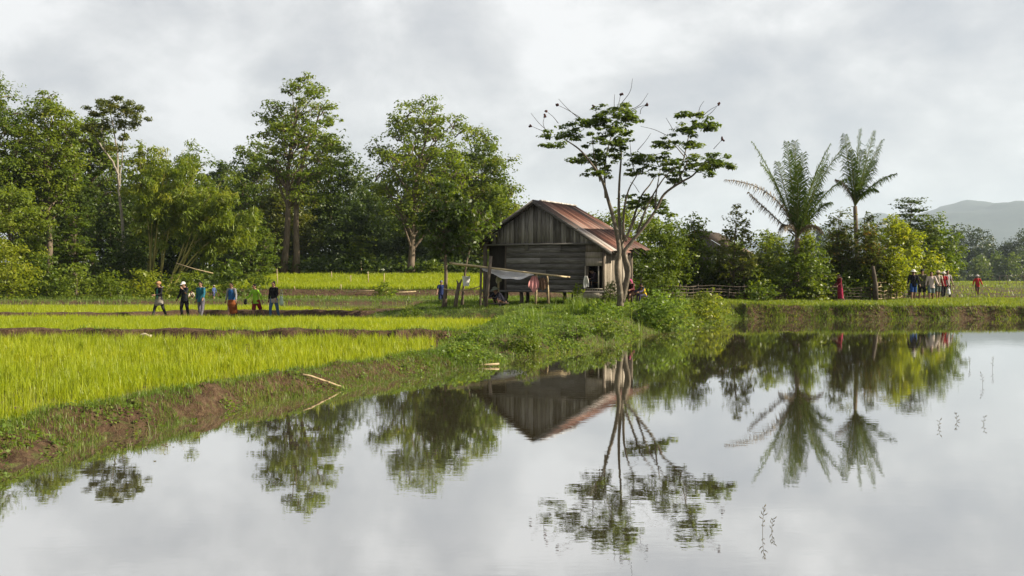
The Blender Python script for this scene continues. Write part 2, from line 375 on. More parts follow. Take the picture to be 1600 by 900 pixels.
def ground(X, Y):
    """height and muddiness of the land at X, Y"""
    X = np.asarray(X, float); Y = np.asarray(Y, float)
    wx, wy = wob(X, Y)
    d = poly_sd(wx, wy, POND)
    dy = poly_sd(wx, wy, YARD)
    land = np.full(X.shape, .22); mud = np.full(X.shape, .75)
    # muddy water strip, back fields, terrace
    strip = sstep(54.8, 56, wy) * (1 - sstep(63.5, 64.8, wy)) * (1 - sstep(-5, -3, wx))
    land = land - .14 * strip
    back = sstep(64.5, 66, wy)
    land = land + back * .08; mud = mud * (1 - back) + .35 * back
    tx = sstep(-26, -24, wx) * (1 - sstep(2, 6, wx))
    ter = sstep(76.5, 77.6, wy) * tx
    land = land + ter * (.62 + .9 * sstep(78, 100, wy)); mud = mud * (1 - ter) + .2 * ter
    mud = mud + .6 * np.exp(-((wy - 77) / 1.2) ** 2) * tx
    land = land + sstep(80, 130, wy) * (1 - sstep(6, 20, wx)) * 1.6
    # right hand land
    rt = sstep(9.5, 12.5, wx) * sstep(44, 47, wy)
    land = land * (1 - rt) + (.52 + .2 * fbm(X * .45, Y * .3, 57) - 1.85 * sstep(110, 400, wy)) * rt; mud = mud * (1 - rt) + .12 * rt
    far = rt * sstep(56, 64, wy)
    st = np.sin(wy * .9 + np.sin(wx * .13) * 1.4) * .5 + .5
    land = land + far * .10 * sstep(.75, .95, st) - far * .05; mud = mud + far * (.30 + .6 * sstep(.6, .8, st) * (1 - sstep(.82, .97, st)))
    # yard mound
    wyd = sstep(.45, -.75, dy)
    hy = .32 + .42 * sstep(25, 39, wy) - .22 * sstep(-1.0, -4.5, wx) * (1 - sstep(42, 44, wy))
    land = land * (1 - wyd) + hy * wyd; mud = mud * (1 - wyd) + .18 * wyd
    # dikes
    for P, h, w, mm in ((DIKE1, .34, .36, .95), (DIKE2, .28, .7, 1.0), (DIKE3, .16, .5, .3)):
        q = line_d(wx, wy, P); k = sstep(w, w * .5, q)
        k = k * (1 - wyd)
        land = land + h * k * (.75 + .5 * fbm(X * 1.3, Y * 1.3, 21)); mud = mud * (1 - k) + mm * k
    # lip of the bank
    lip = np.exp(-((d - .85) / .38) ** 2) * (1 - wyd) * (1 - rt)
    land = land + .14 * lip
    w = np.where(X > 11.5, .30 + .55 * fbm(X * .35, Y * 0 + 2.2, 51), (.72 + .25 * fbm(X * .5, Y * .5, 53)) + .6 * sstep(20, 30, Y))
    rise = sstep(0, 1, np.clip(d / w, 0, 1))
    rise = np.where(X > 11.5, rise, .5 * rise + .5 * np.clip(d / w, 0, 1))
    h = np.where(d > 0, -.06 + (land + .06) * rise, -.06 + np.maximum(d, -3) * .2)
    onb = (d > -.3) & (d < w + .35)
    mud = np.where(onb, np.where(X > 11.5, .62, np.where(Y < 23, .70, .45) - .25 * sstep(.35, .0, d)), mud)
    near = (Y < 70)
    lump = ((fbm(X * 2.2, Y * 2.2, 31, 5) - .5) * .6 + (fbm(X * 6.5, Y * 6.5, 37, 3) - .5) * .5) * (.10 + .22 * (onb & (d > .05))) * np.clip(np.abs(d) / .4, .15, 1)
    h = h + np.where(wyd > .3, (fbm(X * .75, Y * .75, 67, 3) - .5) * .42 * np.clip(d / .8, 0, 1) * (Y < 44) * np.clip((wyd - .3) * 2, 0, 1), 0)
    h = h + np.where(near, lump, (fbm(X * .4, Y * .4, 5) - .5) * .15)
    return h, mud, d

def gz(x, y):
    return float(ground(np.array([x]), np.array([y]))[0][0])

def axis(parts):
    out = []
    for a, b, s in parts:
        out.append(np.arange(a, b, s))
    return np.concatenate(out)

xs = np.concatenate([-np.geomspace(8800, 30, 54), axis([(-29.5, -9.5, .25), (-9.5, 5, .085), (5, 16, .16), (16, 40, .4)]), np.geomspace(40.5, 8800, 58)])
ys = np.concatenate([np.linspace(-200, 2, 14), axis([(3, 8, .25), (8, 30, .085), (30, 49, .16), (49, 70, .3), (70, 100, .8)]), np.geomspace(101, 8800, 76)])
GX, GY = np.meshgrid(xs, ys)
hz, mud, _ = ground(GX.ravel(), GY.ravel())
g = MB()
nx, ny = len(xs), len(ys)
idx = np.arange(nx * ny).reshape(ny, nx)
g.add(np.stack([GX.ravel(), GY.ravel(), hz], 1), np.stack([idx[:-1, :-1], idx[:-1, 1:], idx[1:, 1:], idx[1:, :-1]], -1).reshape(-1, 4))
go = g.obj('ground', M['ground'], smooth=True); tag(go, kind='structure')
go.data.attributes.new('mud', 'FLOAT', 'POINT').data.foreach_set('value', mud.astype(np.float32))

def sheet(name, P, z, mat):
    me = bpy.data.meshes.new(name)
    me.from_pydata([(float(x), float(y), z) for x, y in P], [], [list(range(len(P)))])
    me.materials.append(mat)
    o = bpy.data.objects.new(name, me); COL.objects.link(o)
    return tag(o, kind='structure')
sheet('pond_water', [(-12, 2.2), (78, 2.2), (78, 48), (-12, 48)][::1], 0.0, M['water'])
off = [(-7.4, 8.0), (-6.85, 11.2), (-6.3, 13.9), (-5.25, 16.7), (-4.7, 18.1), (-3.5, 20.4), (-2.4, 22.6), (-2.0, 26), (-2.25, 30.5), (-1.15, 35.5), (-.4, 39.1), (-2.8, 39.8), (-6.6, 40.5), (-7, 41.2), (-15.5, 41.8), (-60, 42), (-60, 8)]
sheet('paddy_water', off, .235, M['mudwater'])
sheet('flooded_field', [(-60, 55), (-3, 55), (-3, 65), (-60, 65)], .19, M['mudwater'])

# hills
def hills():
    mb = MB()
    X = np.linspace(-1500, 7000, 260); Yv = np.linspace(3600, 8000, 60)
    A, B = np.meshgrid(X, Yv)
    prof = 20 + 230 * sstep(1200, 2000, A) + 130 * sstep(1800, 3000, A) + 110 * (fbm(A / 900, A * 0 + 3.3, 9, 5) - .5) * 2 * sstep(1100, 1900, A)
    t = sstep(3600, 5400, B)
    Z = prof * t * (.8 + .45 * fbm(A / 420, B / 420, 17, 5)) - 2
    i = np.arange(A.size).reshape(A.shape)
    mb.add(np.stack([A.ravel(), B.ravel(), Z.ravel()], 1), np.stack([i[:-1, :-1], i[:-1, 1:], i[1:, 1:], i[1:, :-1]], -1).reshape(-1, 4))
    tag(mb.obj('hills', M['hill'], smooth=True), kind='structure')
hills()

# ------------------------------------------------------------------ grass, rice (uncountable)
def scatter(x0, x1, y0, y1, n, dens):
    x = rng.uniform(x0, x1, n); y = rng.uniform(y0, y1, n)
    h, mud, d = ground(x, y)
    k = rng.random(n) < dens(x, y, h, mud, d)
    return np.stack([x[k], y[k], h[k] - .01], 1), d[k]

PADDY = np.array(off, float)
def rice(name, P, n_bl, L, W, spread=.05):
    mb = MB()
    n = len(P)
    R = np.repeat(P, n_bl, 0) + np.concatenate([rng.normal(0, spread, (n * n_bl, 2)), np.zeros((n * n_bl, 1))], 1)
    ll = np.repeat(rng.uniform(.7, 1.15, n), n_bl) * rng.uniform(.55, 1.1, n * n_bl) * L
    tint = np.clip(np.repeat(.25 + .5 * fbm(P[:, 0] * .5, P[:, 1] * .5, 40) + rng.normal(0, .12, n), n_bl) + rng.normal(0, .15, n * n_bl), 0, 1)
    blades(mb, R, ll, W * rng.uniform(.7, 1.2, n * n_bl), np.abs(rng.normal(.2, .24, n * n_bl)), tint, curve=.8)
    return tag(mb.obj(name, M['rice']), kind='stuff')

def in_paddy(x, y, m=.0):
    return poly_sd(x, y, PADDY) < -m
P, _ = scatter(-22, -1.5, 10, 29.0, 31000, lambda x, y, h, mu, d: np.where(in_paddy(x, y, .12) & (x > -.58 * y - 2.5) & (line_d(x, y, DIKE1) > .5), .06 + .66 * sstep(.33, .60, fbm(x * 1.5, y * 1.5, 44)) * sstep(.2, .5, vnoise(x * .3, y * .5, 47) + .25), 0))
tag(rice('rice_seedlings', P, 8, .36, .0125, .034), 'bright young rice in the nearest paddy', 'rice')
P, _ = scatter(-26, 0, 29.3, 41.8, 35000, lambda x, y, h, mu, d: np.where(in_paddy(x, y, .1) & (x > -.56 * y - 2) & (line_d(x, y, DIKE1) > .55), .9, 0))
tag(rice('rice_seedlings', P, 5, .30, .016, .06), 'bright rice strip in front of the walkers', 'rice')
P, _ = scatter(-36, -7, 46, 54.8, 14000, lambda x, y, h, mu, d: np.where((line_d(x, y, DIKE2) > .9) & (vnoise(x * .35, y * .35, 4) > sstep(-22, -6, x) * .75), .9, 0))
tag(rice('rice_seedlings', P, 5, .32, .022, .07), 'rice strip behind the muddy dike', 'rice')
P, _ = scatter(-25, 5, 77.8, 94, 22000, lambda x, y, h, mu, d: .9)
tag(rice('rice_seedlings', P, 5, .40, .035, .1), 'rice on the far terrace under the tall trees', 'rice')

def grass(name, mat, P, L, W, lean, label, tint=None, per=1, spread=.03, curve=.7):
    mb = MB()
    if per > 1:
        n = len(P); P = np.repeat(P, per, 0) + np.concatenate([rng.normal(0, spread, (n * per, 2)), np.zeros((n * per, 1))], 1)
    n = len(P)
    t = np.clip(.25 + .55 * fbm(P[:, 0] * .7, P[:, 1] * .7, 60) + rng.normal(0, .18, n), 0, 1)
    blades(mb, P, L * rng.uniform(.4, 1.15, n) * (.45 + 1.1 * fbm(P[:, 0] * .9, P[:, 1] * .9, 64, 3)), W * rng.uniform(.7, 1.3, n), np.abs(rng.normal(lean, .3, n)), t, curve=curve)
    return tag(mb.obj(name, mat), label, 'grass', kind='stuff')

def patch(x, y, s, lo, hi, sc=1.1):
    return sstep(lo, hi, fbm(x * sc, y * sc, s))
# near bank: patches of short grass on bare soil
P, _ = scatter(-9, 1.5, 8, 25, 230000, lambda x, y, h, mu, d: np.where((d > -.12) & (d < 1.35) & (x > -.6 * y - 1), patch(x, y, 71, .44 - .2 * sstep(14, 21, y) - .22 * sstep(.55, .8, d) - .08 * sstep(.2, 0, d), .58 - .2 * sstep(14, 21, y) - .2 * sstep(.55, .8, d)) * (.95), 0))
grass('bank_grass', M['grass'], P, .13, .008, .45, 'short grass growing in patches on the bare near bank')
P, _ = scatter(-9, 1.5, 8, 25, 60000, lambda x, y, h, mu, d: np.where((d > -.2) & (d < 1.3) & (x > -.6 * y - 1), patch(x, y, 75, .40, .58) * .75, 0))
grass('dry_grass', M['dry'], P, .16, .006, .8, 'dry straw coloured grass on the near bank')
# shallow water edge
P, _ = scatter(-9, 6, 8, 36, 70000, lambda x, y, h, mu, d: np.where((d > -1.0) & (d < .12) & (x > -.6 * y - 1), patch(x, y, 80, .42, .62) * sstep(-1.0, -.2, d) * .55, 0))
P[:, 2] = np.maximum(P[:, 2], -.12)
grass('water_edge_grass', M['dry'], P, .26, .007, .45, 'thin grass standing in the shallow water along the bank')
# mound
P, _ = scatter(-8, 13, 22, 47, 230000, lambda x, y, h, mu, d: np.where((poly_sd(x, y, YARD) < .5) & (d > .0), (.35 + .65 * patch(x, y, 85, .35, .55)) * np.where(y < 30, .9, .65), 0))
grass('mound_grass', M['grass'], P, .15, .014, .5, 'lush grass covering the mound in front of the hut')
P, _ = scatter(-8, 13, 27, 46, 900, lambda x, y, h, mu, d: np.where((poly_sd(x, y, YARD) < .5) & (d > .0) & (d < 5), patch(x, y, 88, .45, .6) * .6, 0))
P = np.concatenate([P, np.stack([rng.normal(2.55, .35, 26), rng.normal(36.2, .35, 26), np.full(26, .6)], 1)]); P[:, 2] = ground(P[:, 0], P[:, 1])[0] - .01
grass('tall_grass', M['weed'], P, .62, .015, .5, 'taller pale green grass tussocks on the mound above the water', per=16, spread=.07)
P, _ = scatter(-6, 13, 45, 58, 20000, lambda x, y, h, mu, d: np.where((poly_sd(x, y, YARD) < .5), .8, 0))
grass('yard_grass', M['grass'], P, .2, .02, .4, 'trampled grass in the yard around the hut')
# dikes of the paddies
P, _ = scatter(-26, -1.5, 27.5, 31, 26000, lambda x, y, h, mu, d: np.where(line_d(x, y, DIKE1) < .45, patch(x + 3 * (x > -9), y, 91, .45, .6) * .9 + .5 * sstep(-8, -4, x), 0))
grass('dike_grass', M['grass'], P, .14, .013, .5, 'low grass on the dark dike between the two rice fields')
P, _ = scatter(-34, -3, 40, 47, 26000, lambda x, y, h, mu, d: np.where((line_d(x, y, DIKE2) < 1.7) & (line_d(x, y, DIKE2) > .55), patch(x, y, 93, .4, .6) * .5, 0))
grass('dike_grass', M['grass'], P, .14, .02, .5, 'low grass beside the muddy dike behind the walkers')
P, _ = scatter(-48, 2, 63.5, 80, 42000, lambda x, y, h, mu, d: np.where((y < 67) | (y > 71), .7 * patch(x, y, 95, .3, .5), 0))
grass('field_edge_grass', M['grass'], P, .26, .035, .45, 'grass along the far edge of the flooded field')
P, _ = scatter(-6, 3, 47, 77, 15000, lambda x, y, h, mu, d: np.where(d > 0, .6 * patch(x, y, 97, .4, .6), 0))
grass('field_grass', M['grass'], P, .2, .03, .45, 'sparse grass on the muddy field left of the hut')
# right hand bank and field
P, _ = scatter(9, 38, 45.5, 60, 150000, lambda x, y, h, mu, d: np.where((d > .12) & (d < 12), .8, 0))
grass('bank_top_grass', M['light'], P, .17, .02, .5, 'sunlit short grass on top of the far bank')
P, _ = scatter(10, 38, 45, 48, 60000, lambda x, y, h, mu, d: np.where((d > -.05) & (d < .5), patch(x, y, 99, .36, .52) * .9, 0))
grass('bank_face_grass', M['grass'], P, .30, .016, .9, 'dry grass hanging down the dark earth face of the far bank')
P, _ = scatter(14, 150, 58, 300, 70000, lambda x, y, h, mu, d: (.1 + .75 * sstep(.35, .6, fbm(x * .25, y * .8, 77))) * (1 - np.clip(mu - .4, 0, 1) * 1.6))
grass('meadow_grass', M['light'], P, .30, .06, .5, 'rough grass of the wide field on the right', per=2, spread=.15)
# shoots in the pond
P, _ = scatter(10, 38, 33, 46.8, 5200, lambda x, y, h, mu, d: np.where((d < -.1), patch(x, y, 101, .56, .66, .35) * sstep(36, 45, y) * .12, 0))
P[:, 2] = -.03
grass('pond_shoots', M['light'], P, .20, .011, .35, 'thin rice shoots standing in the far end of the pond', per=4, spread=.06)
# creeping broad leaves on the near bank and mound
def creepers(name, label, box, n, dens, size, mat, lift):
    P, d = scatter(*box, n, dens)
    P[:, 2] += rng.uniform(.01, lift, len(P))
    mb = MB()
    leaves(mb, P, rng.normal(0, .45, (len(P), 3)) + [0, 0, 1], size * rng.uniform(.6, 1.2, len(P)), size * .75, np.clip(rng.normal(.5, .25, len(P)), 0, 1))
    tag(mb.obj(name, mat), label, 'weeds', kind='stuff')
creepers('bank_weeds', 'broad leaved weeds creeping over the bare near bank', (-9, 1, 9, 25), 90000, lambda x, y, h, mu, d: np.where((d > -.05) & (d < 1.2), patch(x, y, 111, .52, .62, 1.3) * .8, 0), .06, M['weed'], .12)
creepers('mound_weeds', 'leafy weeds mixed into the grass of the mound', (-2, 12, 23, 47), 130000, lambda x, y, h, mu, d: np.where((d > .1) & (d < 5.5) & (poly_sd(x, y, YARD) < .3), patch(x, y, 113, .46, .58, .8) * .9, 0), .085, M['weed'], .16)
P, _ = scatter(-9, 9, 8, 42, 60000, lambda x, y, h, mu, d: np.where((d < 0) & (d > -1.6) & (x > -.6 * y - 1), patch(x, y, 121, .50, .62, 1.0) * sstep(-1.6, -.1, d) * .35, 0))
P[:, 2] = .004
mb = MB(); leaves(mb, P, rng.normal(0, .05, (len(P), 3)) + [0, 0, 1], rng.uniform(.03, .09, len(P)), rng.uniform(.015, .05, len(P)), rng.random(len(P)))
tag(mb.obj('floating_leaves', M['dry']), 'floating leaf litter and scum along the bank', 'leaf litter', kind='stuff')
#PART2
# ------------------------------------------------------------------ trees
def bez(a, b, c, n=7):
    t = np.linspace(0, 1, n)[:, None]
    return (1 - t) ** 2 * np.asarray(a, float) + 2 * t * (1 - t) * np.asarray(b, float) + t * t * np.asarray(c, float)

def clump(mb, c, rad, n, L, tint, flat=.6, up=.7, droop=.0, W=.5):
    d = unit(rng.normal(size=(n, 3)))
    P = c + d * (rng.random((n, 1)) ** .45) * rad * np.array([1, 1, flat])
    N = d * .55 + np.array([0, 0, up]) + rng.normal(0, .42, (n, 3))
    leaves(mb, P, N, L * rng.uniform(.6, 1.25, n), L * W * rng.uniform(.7, 1.2, n), np.clip(tint + rng.normal(0, .12, n), 0, 1), droop)

PROFILE = {
    'dome': [(0, .55), (.25, .95), (.5, 1), (.75, .8), (1, .25)],
    'tall': [(0, .35), (.2, .7), (.45, 1), (.7, .85), (.88, .6), (1, .22)],
    'cone': [(0, .9), (.3, 1), (.6, .7), (1, .1)],
    'vase': [(0, .3), (.35, .6), (.7, 1), (.9, .85), (1, .4)],
    'bush': [(0, .95), (.35, 1), (.7, .75), (1, .2)],
    'flatdome': [(0, .8), (.4, 1), (.8, .9), (1, .5)],
}

def tree(name, label, cat, x0, x1, top, bot, Y, prof='dome', leaf='mid', bark='bark', trunk=None, lobes=16, lobe_r=.25, flat=.6, cover=3.2,
         L=None, gap=0.0, trunk_r=None, group=None, lean=0.0, stems=1, limbs=True, droop=0.0, up=.7, W=.55, tintc=.45, seedshift=0):
    tx = (x0 + x1) / 2 if trunk is None else trunk
    bx = (tx - CX) / F * Y
    z0 = gz(bx, Y)
    root = thing(name, label, cat, (bx, Y, z0 - .05), 0, group)
    zt = CZ - (top - HY) / F * Y - z0; zb = max(.05, CZ - (bot - HY) / F * Y - z0)
    cx = ((x0 + x1) / 2 - CX) / F * Y - bx
    Rw = (x1 - x0) / 2 / F * Y; Hc = zt - zb
    L = L or max(.05, .0036 * Y)
    if prof != 'bush': lobes = int(lobes * 1.7); cover = cover * 1.7
    lr = lobe_r * min(Rw, Hc * .75) * 2.3
    if prof != 'bush': lobes = int(lobes * min(2.6, max(1, Hc / (1.9 * Rw))))
    pts = []; tries = 0
    pr = np.array(PROFILE[prof])
    while len(pts) < lobes and tries < lobes * 60:
        tries += 1
        t = rng.uniform(.02, .97)
        R = np.interp(t, pr[:, 0], pr[:, 1])
        if rng.random() > .3 + .7 * R: continue
        a = rng.uniform(0, 2 * PI); r = R * rng.uniform(.15, 1) ** .6 * (1 - lobe_r * .7)
        p = np.array([cx + Rw * r * math.cos(a), Rw * .85 * r * math.sin(a), zb + Hc * (t * (1 - .12) + .04)])
        if all(np.linalg.norm((p - q) * np.array([1, 1, 1 / max(.45, flat)])) > lr * .78 * (1 - tries / (lobes * 70)) for q in pts): pts.append(p)
    pts.append(np.array([cx, 0, zt - Hc * .08]))
    crown = MB(); wood = MB()
    n_leaf = int(np.clip(cover * Rw * 2 * Hc / (.5 * L * L * W), 500, 60000))
    per_lobe = n_leaf / len(pts)
    tr = trunk_r or max(.04, .018 * zt)
    for s in range(stems):
        o = np.array([(s - (stems - 1) / 2) * tr * 3.2, rng.uniform(-.3, .3) * (stems > 1), 0])
        top_p = np.array([cx + lean + rng.normal(0, .05) * Rw + o[0] * 2, rng.normal(0, .1) * Rw, zb + Hc * .72])
        P = bez(o, o * 1.0 + np.array([lean * .1 + rng.normal(0, .04) * zt * .3, 0, zb + Hc * .2]), top_p, 12)
        k = np.linspace(0, 1, 12)
        P[1:-1, 0] += np.sin(k[1:-1] * 7 + s) * tr * .5
        R = tr * (1 - .82 * k); R[0] *= 1.45
        wood.tube(P, R, 9)
        if s == 0: TP, TR = P, R
    for i, p in enumerate(pts):
        r = lr * rng.uniform(.75, 1.3)
        tl = tintc + rng.normal(0, .14)
        nc = rng.integers(7, 11)
        for j in range(nc):
            d = unit(rng.normal(size=3)); c = p + d * r * rng.uniform(.3, .95) * np.array([1, 1, flat])
            if rng.random() < gap: continue
            clump(crown, c, r * rng.uniform(.32, .55), int(per_lobe / nc * rng.uniform(.7, 1.3)), L, tl + rng.normal(0, .08), flat, up, droop, W)
            if limbs and zb > .3 and j < 3: wood.tube(bez(p - [0, 0, r * .3], (p + c) / 2, c, 4), [tr * .16, tr * .13, tr * .1, tr * .05], 5)
        if limbs and zb > .3:
            if i % 2 and len(pts) > 20 and prof == 'tall': continue
            off_ = math.hypot(p[0] - cx, p[1])
            tt = np.clip((p[2] - off_ * rng.uniform(.55, .9) - .04 * Hc) / TP[-1][2], zb * .75 / TP[-1][2], .97)
            k = int(tt * 11); b = TP[k]
            wood.tube(bez(b, [b[0] * .45 + p[0] * .55, b[1] * .45 + p[1] * .55, b[2] * .45 + p[2] * .55], p, 8), np.linspace(min(TR[k] * .55, tr * .4), tr * .08, 8), 6)
    wood.obj('trunk' if prof != 'bush' else 'stem', M[bark], root, smooth=True)
    crown.obj('crown' if prof != 'bush' else 'foliage', M[leaf], root)
    return root

G_WOOD = 'trees of the wood on the left'
T = lambda *a, **k: tree(a[0], a[1], 'tree', *a[2:], **k)
# left wood, front to back
T('broadleaf_tree', 'tall broadleaf tree cut by the left edge of the photo, topmost crown there', -95, 48, 112, 330, 88, 'dome', 'mid', trunk=-20, lobes=20, lobe_r=.2, cover=3.4, gap=.1)
T('broadleaf_tree', 'big bright broadleaf tree, second from the left edge, with leafy stacked limbs', 12, 132, 128, 350, 90, 'tall', 'light', trunk=75, lobes=24, lobe_r=.17, cover=3.0, gap=.12)
T('broadleaf_tree', 'round broadleaf tree just left of the pale trunked tree', 95, 190, 175, 370, 96, 'dome', 'mid', lobes=18, lobe_r=.2, gap=.1)
def pale_tree():
    Y0 = 81.0; b = at(193, 440, Y0); z0 = gz(b[0], Y0)
    r = thing('pale_trunk_tree', 'thin tree with white forked trunk and a sparse olive crown at the wood edge', 'tree', (b[0], Y0, z0))
    o = np.array([b[0], Y0, z0 - .1]); w, c = MB(), MB()
    def limb(q, r0, r1): P = np.array([at(x, y, Y0 + d) - o for x, y, d in q]); n = len(P); t = np.linspace(0, n - 1, n * 4); w.tube(np.stack([np.interp(t, range(n), P[:, k]) for k in range(3)], 1) + rng.normal(0, .02, (n * 4, 3)), np.linspace(r0, r1, n * 4), 8); return P[-1]
    ends = [limb([(193, 445, 0), (194, 400, 0), (191, 345, .1), (186, 305, 0), (184, 272, 0)], .15, .095), limb([(184, 274, 0), (176, 255, -.3), (164, 238, -.5), (150, 218, -.6), (142, 200, -.6)], .11, .04), limb([(184, 274, 0), (184, 240, .3), (178, 205, .5), (172, 178, .4)], .10, .03),
            limb([(186, 300, 0), (190, 260, .3), (192, 225, .5), (197, 190, .6)], .06, .03), limb([(164, 238, -.5), (158, 210, .4), (162, 185, .6)], .05, .02)]
    for (px, py, n) in [(142, 196, 5), (152, 180, 5), (172, 172, 7), (188, 170, 6), (200, 182, 5), (204, 200, 3), (160, 205, 4), (132, 208, 3), (180, 195, 4), (192, 222, 3), (148, 222, 2), (166, 232, 2), (184, 164, 4), (205, 172, 2)]:
        q = at(px, py, Y0 + rng.uniform(-1.2, 1.2)) - o
        for _ in range(n + 2): clump(c, q + rng.normal(0, .7, 3) * [1, 1, .5], rng.uniform(.35, .65), 75, .26, .4 + rng.normal(0, .15), .5, .8, .3, .5)
    w.obj('trunk', M['palebark'], r, smooth=True); c.obj('crown', M['olive'], r)
pale_tree()
T('broadleaf_tree', 'yellow green tree standing right behind the white forked trunk', 185, 275, 215, 400, 98, 'dome', 'yellow', lobes=18, lobe_r=.2, cover=2.8, gap=.1)
T('broadleaf_tree', 'mid green tree behind the bamboo tops', 240, 345, 238, 400, 108, 'dome', 'mid', lobes=18, lobe_r=.21)
T('understory_tree', 'bright low tree with drooping boughs at the left edge above the bushes', -45, 82, 288, 412, 77, 'flatdome', 'light', lobes=16, lobe_r=.22, flat=.45, cover=3, droop=.6)
T('layered_tree', 'small tree with flat layered leaf tiers between the left boughs and the bamboo', 88, 150, 325, 420, 76, 'cone', 'mid', lobes=12, lobe_r=.24, flat=.22, cover=2.6, up=1.3)
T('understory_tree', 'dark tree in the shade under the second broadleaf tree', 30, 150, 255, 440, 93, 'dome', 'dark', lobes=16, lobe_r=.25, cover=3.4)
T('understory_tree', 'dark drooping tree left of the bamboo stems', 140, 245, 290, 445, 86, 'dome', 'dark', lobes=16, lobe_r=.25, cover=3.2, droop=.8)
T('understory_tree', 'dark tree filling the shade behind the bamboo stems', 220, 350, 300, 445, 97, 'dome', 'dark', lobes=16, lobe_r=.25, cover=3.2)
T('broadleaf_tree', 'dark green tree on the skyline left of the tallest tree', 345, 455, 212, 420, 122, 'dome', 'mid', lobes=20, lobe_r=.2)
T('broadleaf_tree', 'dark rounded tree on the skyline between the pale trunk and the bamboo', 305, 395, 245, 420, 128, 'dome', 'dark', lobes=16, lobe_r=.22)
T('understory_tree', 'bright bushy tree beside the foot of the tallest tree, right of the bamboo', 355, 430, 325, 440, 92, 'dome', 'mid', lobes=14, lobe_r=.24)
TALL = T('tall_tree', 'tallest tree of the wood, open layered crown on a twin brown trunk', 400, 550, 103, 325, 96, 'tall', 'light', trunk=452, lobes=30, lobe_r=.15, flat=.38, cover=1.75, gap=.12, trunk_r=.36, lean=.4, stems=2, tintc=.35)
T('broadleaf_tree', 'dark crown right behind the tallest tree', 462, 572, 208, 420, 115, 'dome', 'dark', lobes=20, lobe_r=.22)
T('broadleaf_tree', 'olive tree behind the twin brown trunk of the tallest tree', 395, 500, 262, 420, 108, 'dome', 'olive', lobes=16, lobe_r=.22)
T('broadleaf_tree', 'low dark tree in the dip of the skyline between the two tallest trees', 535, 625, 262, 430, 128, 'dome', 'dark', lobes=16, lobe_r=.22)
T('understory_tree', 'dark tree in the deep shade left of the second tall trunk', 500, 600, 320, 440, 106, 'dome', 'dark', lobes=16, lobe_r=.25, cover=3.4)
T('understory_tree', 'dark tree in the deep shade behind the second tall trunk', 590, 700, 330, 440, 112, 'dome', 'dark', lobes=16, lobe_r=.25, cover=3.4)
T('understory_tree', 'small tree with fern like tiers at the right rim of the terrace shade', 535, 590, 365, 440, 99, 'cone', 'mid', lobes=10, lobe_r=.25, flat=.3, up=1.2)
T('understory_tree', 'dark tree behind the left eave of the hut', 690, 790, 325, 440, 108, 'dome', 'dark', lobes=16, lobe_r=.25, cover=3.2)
T('tall_tree', 'second tallest tree, broad airy crown on a straight ribbed trunk', 573, 748, 138, 375, 96, 'tall', 'light', trunk=641, lobes=34, lobe_r=.15, flat=.5, cover=1.9, gap=.1, trunk_r=.38, lean=.3, tintc=.38)
T('broadleaf_tree', 'rounded bright tree sloping down behind the hut roof, right of the second tallest', 682, 812, 192, 410, 105, 'dome', 'mid', trunk=720, lobes=26, lobe_r=.19, cover=3.2, gap=.05, tintc=.55)
T('broadleaf_tree', 'low round tree just left of the hut ridge', 745, 814, 285, 420, 100, 'dome', 'light', lobes=14, lobe_r=.22)
# back rows that close the wood
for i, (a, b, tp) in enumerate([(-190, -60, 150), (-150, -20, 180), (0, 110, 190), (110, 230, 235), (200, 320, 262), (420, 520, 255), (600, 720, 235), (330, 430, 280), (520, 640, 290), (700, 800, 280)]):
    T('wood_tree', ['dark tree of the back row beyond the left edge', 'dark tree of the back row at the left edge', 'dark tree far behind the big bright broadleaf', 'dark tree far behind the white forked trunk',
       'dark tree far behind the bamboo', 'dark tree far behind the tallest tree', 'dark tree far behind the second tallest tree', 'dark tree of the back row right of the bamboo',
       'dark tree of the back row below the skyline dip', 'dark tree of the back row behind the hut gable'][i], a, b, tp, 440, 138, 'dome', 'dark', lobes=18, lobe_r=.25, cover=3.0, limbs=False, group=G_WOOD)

# shrubs along the foot of the wood
S = lambda lab, x0, x1, top, bot, Y, leaf='mid', **k: tree(k.pop('name', 'shrub'), lab, 'shrub', x0, x1, top, bot, Y, 'bush', leaf, lobes=k.pop('lobes', 12), lobe_r=k.pop('lobe_r', .3), limbs=False, trunk_r=.03, **k)
for a in [('large leafy bush at the left edge below the drooping boughs', -40, 62, 385, 462, 72, 'yellow'), ('dark bush right of the large bush at the left edge', 35, 110, 395, 464, 74, 'mid'),
          ('light bush in front of the dark foot of the wood, left of the walkers', 92, 150, 418, 465, 71, 'light'), ('low bush beside the first walker', 140, 205, 425, 465, 72, 'light'),
          ('pale green bush behind the first two walkers', 195, 262, 422, 466, 70, 'yellow'), ('pale bush behind the second and third walker', 255, 330, 425, 466, 71, 'light'),
          ('green bush behind the walker in the orange skirt', 325, 390, 405, 464, 74, 'mid'), ('dark round bush under the bamboo', 165, 240, 370, 450, 79, 'dark'),
          ('dark bush in shade right of the bamboo stems', 280, 360, 385, 455, 80, 'dark'), ('bush on the bank of the far terrace behind the last walker', 385, 425, 425, 460, 79, 'mid'),
          ('low leafy plant on the terrace bank right of the thin posts', 575, 632, 444, 464, 75, 'light'), ('small round bush beside the terrace posts', 563, 580, 405, 440, 93, 'dark'),
          ('bush at the foot of the second tallest tree', 658, 700, 408, 438, 95, 'light'), ('bush in shade at the back of the terrace, left', 470, 545, 400, 438, 100, 'dark'),
          ('bush in shade at the back of the terrace, middle', 585, 650, 400, 438, 102, 'dark'), ('bush at the left rim of the terrace by the twin trunk', 395, 450, 400, 440, 96, 'olive')]:
    S(*a)
P, _ = scatter(-70, 8, 84, 140, 26000, lambda x, y, h, mu, d: np.where((y > 95) | (x < -26), .9, 0))
